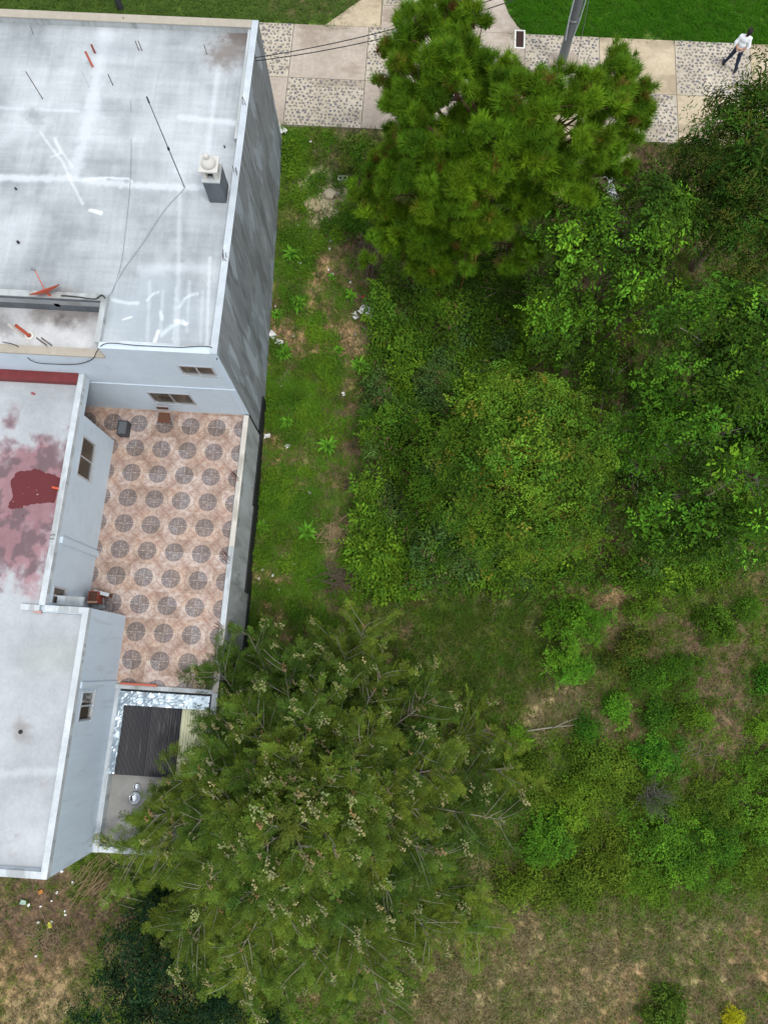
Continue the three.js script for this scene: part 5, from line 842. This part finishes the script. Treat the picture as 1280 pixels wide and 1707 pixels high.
{ // thick undergrowth below the trees: humps of small leaves, half a metre to a metre and a half high
  setSeed(93); const list = [], list2 = [], poly = [[640, 470], [745, 470], [900, 450], [1050, 450], [1270, 440], [1275, 900], [1180, 980], [1060, 985], [960, 960], [900, 990], [800, 975], [690, 985], [620, 985], [580, 940], [600, 860], [575, 780], [600, 700], [585, 640], [630, 590], [600, 530]].map(([a, b]) => on(a, b));
  const inP = (x, z) => { let c = false; for (let i = 0, j = poly.length - 1; i < poly.length; j = i++) { const A = poly[i], B = poly[j]; if ((A.z > z) !== (B.z > z) && x < (B.x - A.x) * (z - A.z) / (B.z - A.z) + A.x) c = !c; } return c; };
  const edge = (x, z) => { let k = 0; for (const [a, b] of [[.7, 0], [-.7, 0], [0, .7], [0, -.7]]) k += inP(x + a, z + b) ? .25 : 0; return k; };
  const hump = (x, z) => (.25 + 1.5 * sstep(.3, .75, fbm(x * .75 + 4, z * .75 + 8, 3)));
  for (let i = 0; i < 26000; i++) {
    const x = rr(-1.5, 15), z = rr(-16, -1); if (!inP(x + gauss() * .2, z + gauss() * .2)) continue; const e = edge(x, z), hh = hump(x, z) * (.3 + .7 * e) * (1 - .6 * sstep(3.2, 4.6, x) * sstep(-4, -6.5, z)), tp = fbm(x * 1.1 + 31, z * 1.1 + 4, 3);
    let c = mix3([.045, .105, .01], [.085, .17, .012], clamp(.5 + (tp - .5) * 1.6 + rr(-.3, .3))); if (fbm(x * .8 + 9, z * .8 + 77, 3) > .56) c = mix3([.06, .12, .028], [.085, .15, .03], rnd()); if (rnd() < .04) c = G.brown;
    if (fbm(x * 1.7 + 60, z * 1.7 + 12, 3) < .36 && rnd() < .8) continue; if (x > 4.4 && z < -4.5 && rnd() < .8) continue; const lsz = .7 + 1.0 * fbm(x * 1.2 + 5, z * 1.2 + 71, 2); const sp = fbm(x * .9 + 13, z * .9 + 41, 3); if (sp > .58) c = mix3([.07, .15, .012], [.11, .2, .014], rnd());
    (sp > .62 ? list2 : list).push({ p: V3(x, ground(x, z) + hh * (rnd() < .7 ? rr(.85, 1.08) : rr(.2, .9)), z), q: qDir(V3(rr(-.7, .7), 1, rr(-.7, .7)), rnd() * 6.28), s: rr(.75, 1.25) * lsz, c: jit(c, .42, rr(.7, 1.2)) });
  }
  const ug = cover('undergrowth', 'dense leafy undergrowth filling the ground below the trees', list, KIT.small); instances(KIT.broad, M.leaf, list2, 'leaves', ug);
}
// ---------------------------------------------------------------- small things on the lot
{
  const cb = (px, py, turn, lab, m) => { const b = on(px, py), t = thing('cinder_block', lab, 'block', [b.x, b.y, b.z], turn); part('shell', mergeGeometries([bx(-.2, .2, .02, .2, -.1, -.07), bx(-.2, .2, .02, .2, .07, .1), bx(-.2, -.165, .02, .2, -.069, .069), bx(.165, .2, .02, .2, -.069, .069), bx(-.017, .017, .02, .2, -.069, .069)]), m, t); };
  cb(600, 392, 1.48, 'hollow tan cinder block standing beside the branch pile', std({ color: '#a08a66', roughness: .95 })); cb(572, 302, .05, 'hollow pale grey block lying alone on the soil near the pine', std({ color: '#b9b7b0', roughness: .95 }));
  setSeed(95);
  const put = (name, px, py, s, col, lab, cat, grp, sd) => { const b = on(px, py); const m = solo(name, rock(s, sd), std({ color: col, roughness: .95, bumpMap: noiseBump, bumpScale: .01 }), lab, cat, grp); m.position.set(b.x, b.y + s * .18, b.z); m.rotation.y = sd; };
  put('boulder', 522, 345, .34, '#a89878', 'largest pale tan boulder of the rubble patch near the pine', 'boulder', null, 2); put('boulder', 550, 325, .24, '#b3a88e', 'pale boulder at the right side of the rubble patch', 'boulder', null, 5); put('boulder', 531, 307, .17, '#b0a080', 'small tan boulder at the top of the rubble patch', 'boulder', null, 9); put('boulder', 1040, 266, .3, '#b8a688', 'tan boulder by the street edge right of the pine', 'boulder', null, 12);
  for (const [px, py] of [[518, 318], [540, 300], [556, 335], [560, 352], [512, 360], [545, 365], [537, 292], [525, 295], [565, 322], [508, 340], [498, 395], [480, 400], [555, 345], [600, 402], [607, 545], [590, 555], [598, 530]]) put('rubble_stone', px + rr(-3, 3), py + rr(-3, 3), rr(.06, .13), ['#b5ab95', '#a3977c', '#9a948a'][rnd() * 3 | 0], 'small pale rubble stone lying on the bare soil of the strip', 'stone', 'rubble stones of the strip', rnd() * 30);
  // crumpled pieces of white plaster and plastic
  const scrap = (px, py, s, lab, grp, col = '#e4e4e0', h = 0) => { const b = on(px, py), g = new THREE.PlaneGeometry(s * 2, s * 1.4, 5, 4); g.rotateX(-Math.PI / 2); const p = g.attributes.position; for (let i = 0; i < p.count; i++) { p.setY(i, (vn(p.getX(i) * 9 / s * .3 + px, p.getZ(i) * 9 / s * .3 + py) - .3) * s * .9); p.setX(i, p.getX(i) * rr(.8, 1.2)); } g.computeVertexNormals(); const m = solo('white_scrap', g, std({ color: col, roughness: .6, side: THREE.DoubleSide }), lab, 'litter', grp); m.position.set(b.x, b.y + .07 + h, b.z); m.rotation.y = rnd() * 6; if (col !== '#e4e4e0') m.name = m.name.replace('white', 'plastic'); };
  scrap(470, 218, .2, 'crumpled white sheet at the tall house corner by the street', null); scrap(612, 522, .3, 'largest white plaster scrap beside the undergrowth', null); scrap(592, 528, .14, 'thin white strip left of the largest plaster scrap', null); scrap(455, 560, .17, 'white scrap against the house wall foot', null); scrap(466, 572, .16, 'white scrap beside the rosette at the house wall', null); scrap(480, 744, .1, 'single bright white scrap in the green strip by the terrace', null); scrap(573, 658, .08, 'white scrap at the undergrowth rim of the strip', null); scrap(446, 728, .12, 'white scrap beside the black wall joint', null); scrap(1018, 296, .3, 'white sheet on the ground between pine and leafy tree', null); scrap(1016, 325, .32, 'second white sheet just below the first by the leafy tree', null);
  for (const [px, py] of [[518, 238], [497, 377], [525, 400], [552, 403], [550, 416], [548, 451], [557, 465], [584, 472], [555, 458], [490, 562], [500, 440], [460, 512], [441, 871], [443, 882], [455, 960], [465, 983], [438, 950], [490, 940], [432, 965], [517, 822], [470, 645], [470, 700]]) scrap(px, py, rr(.035, .065), 'tiny white scrap lying in the green strip beside the house', 'tiny white scraps in the strip');
  for (const [px, py] of [[105, 1452], [141, 1457], [123, 1470], [110, 1518], [111, 1524], [88, 1535], [88, 1501], [62, 1593], [50, 1508], [70, 1510], [97, 1487], [66, 1537]]) scrap(px, py, rr(.035, .06), 'white scrap on the brown litter soil behind the low house', 'white scraps on the brown soil');
  scrap(85, 1541, .1, 'yellow plastic scrap on the brown soil in the lower left', null, '#b8b83a'); scrap(70, 1486, .09, 'orange plastic scrap on the brown soil behind the low house', null, '#c47a2c'); scrap(41, 1503, .1, 'pale green plastic scrap on the brown soil at the left edge', null, '#a9c4b4'); scrap(552, 404, .06, 'pale blue plastic scrap on the path of the strip', null, '#a8b8d0'); scrap(609, 497, .12, 'dull red plastic scrap at the rim of the undergrowth', null, '#8a2f2c');
  const pile = (name, px, py, n, L, col, lab, dirA, spread, h) => { setSeed(px); const b = on(px, py), t = thing(name, lab, 'branches', [b.x, b.y, b.z]), G2 = []; for (let k = 0; k < n; k++) { const a = dirA + gauss() * spread, l = L * rr(.5, 1.1), o = V3(gauss() * .5, rr(.03, h), gauss() * .5), d = V3(Math.cos(a), rr(-.05, .12), Math.sin(a)).multiplyScalar(l / 2); G2.push(tube(bend(o.clone().sub(d), o.clone().add(d), .12, 4), [.015, .014, .012, .01, .006], 4)); } part('branches', mergeGeometries(G2), std({ color: col, roughness: .95 }), t).userData.kind = 'stuff'; };
  pile('branch_pile', 615, 440, 70, 1.7, '#5c4c40', 'heap of thin grey brown branches beside the cinder block', 1.4, .5, .5); pile('cane_pile', 640, 540, 34, 1.9, '#6d7438', 'loose greenish canes lying at the left rim of the undergrowth', 1.2, .8, .5); pile('straw_heap', 558, 885, 90, .9, '#a08a68', 'heap of dry straw stalks beside the large bright rosette', .5, 2, .2); pile('twig_heap', 570, 960, 50, 1.2, '#65564a', 'heap of brown twigs at the foot of the undergrowth', .8, 1.2, .3); pile('dry_stalks', 150, 1470, 45, 1.0, '#8d7a58', 'dry tan stalks on the soil behind the courtyard', 2.3, .5, .25); pile('dry_twigs', 80, 1560, 60, .6, '#84705a', 'scattered dry twigs on the brown soil at lower left', .8, 2, .08); pile('grey_twigs', 1165, 1240, 9, .7, '#6e675c', 'small grey twigs on the bare soil slope at right', -.6, .6, .15);
  const a = on(877, 1218), c = on(970, 1207), d = on(945, 1200); const t = thing('dry_branch', 'long dry branch with a fork lying by the straw patch', 'branch', [a.x, a.y + .15, a.z]), o = V3(a.x, a.y + .15, a.z);
  part('stem', tube(bend(V3(), c.clone().sub(o).add(V3(0, .2, 0)), .08), [.035, .032, .028, .024, .02, .015, .01], 6), M.barkGrey, t); part('fork', tube(bend(mixV(V3(), c.clone().sub(o), .45).add(V3(0, .12, 0)), d.clone().sub(o).add(V3(.3, .3, -.1)), .08), [.022, .02, .018, .015, .012, .009, .006], 5), M.barkGrey, t);
}
renderer.render(scene, camera);
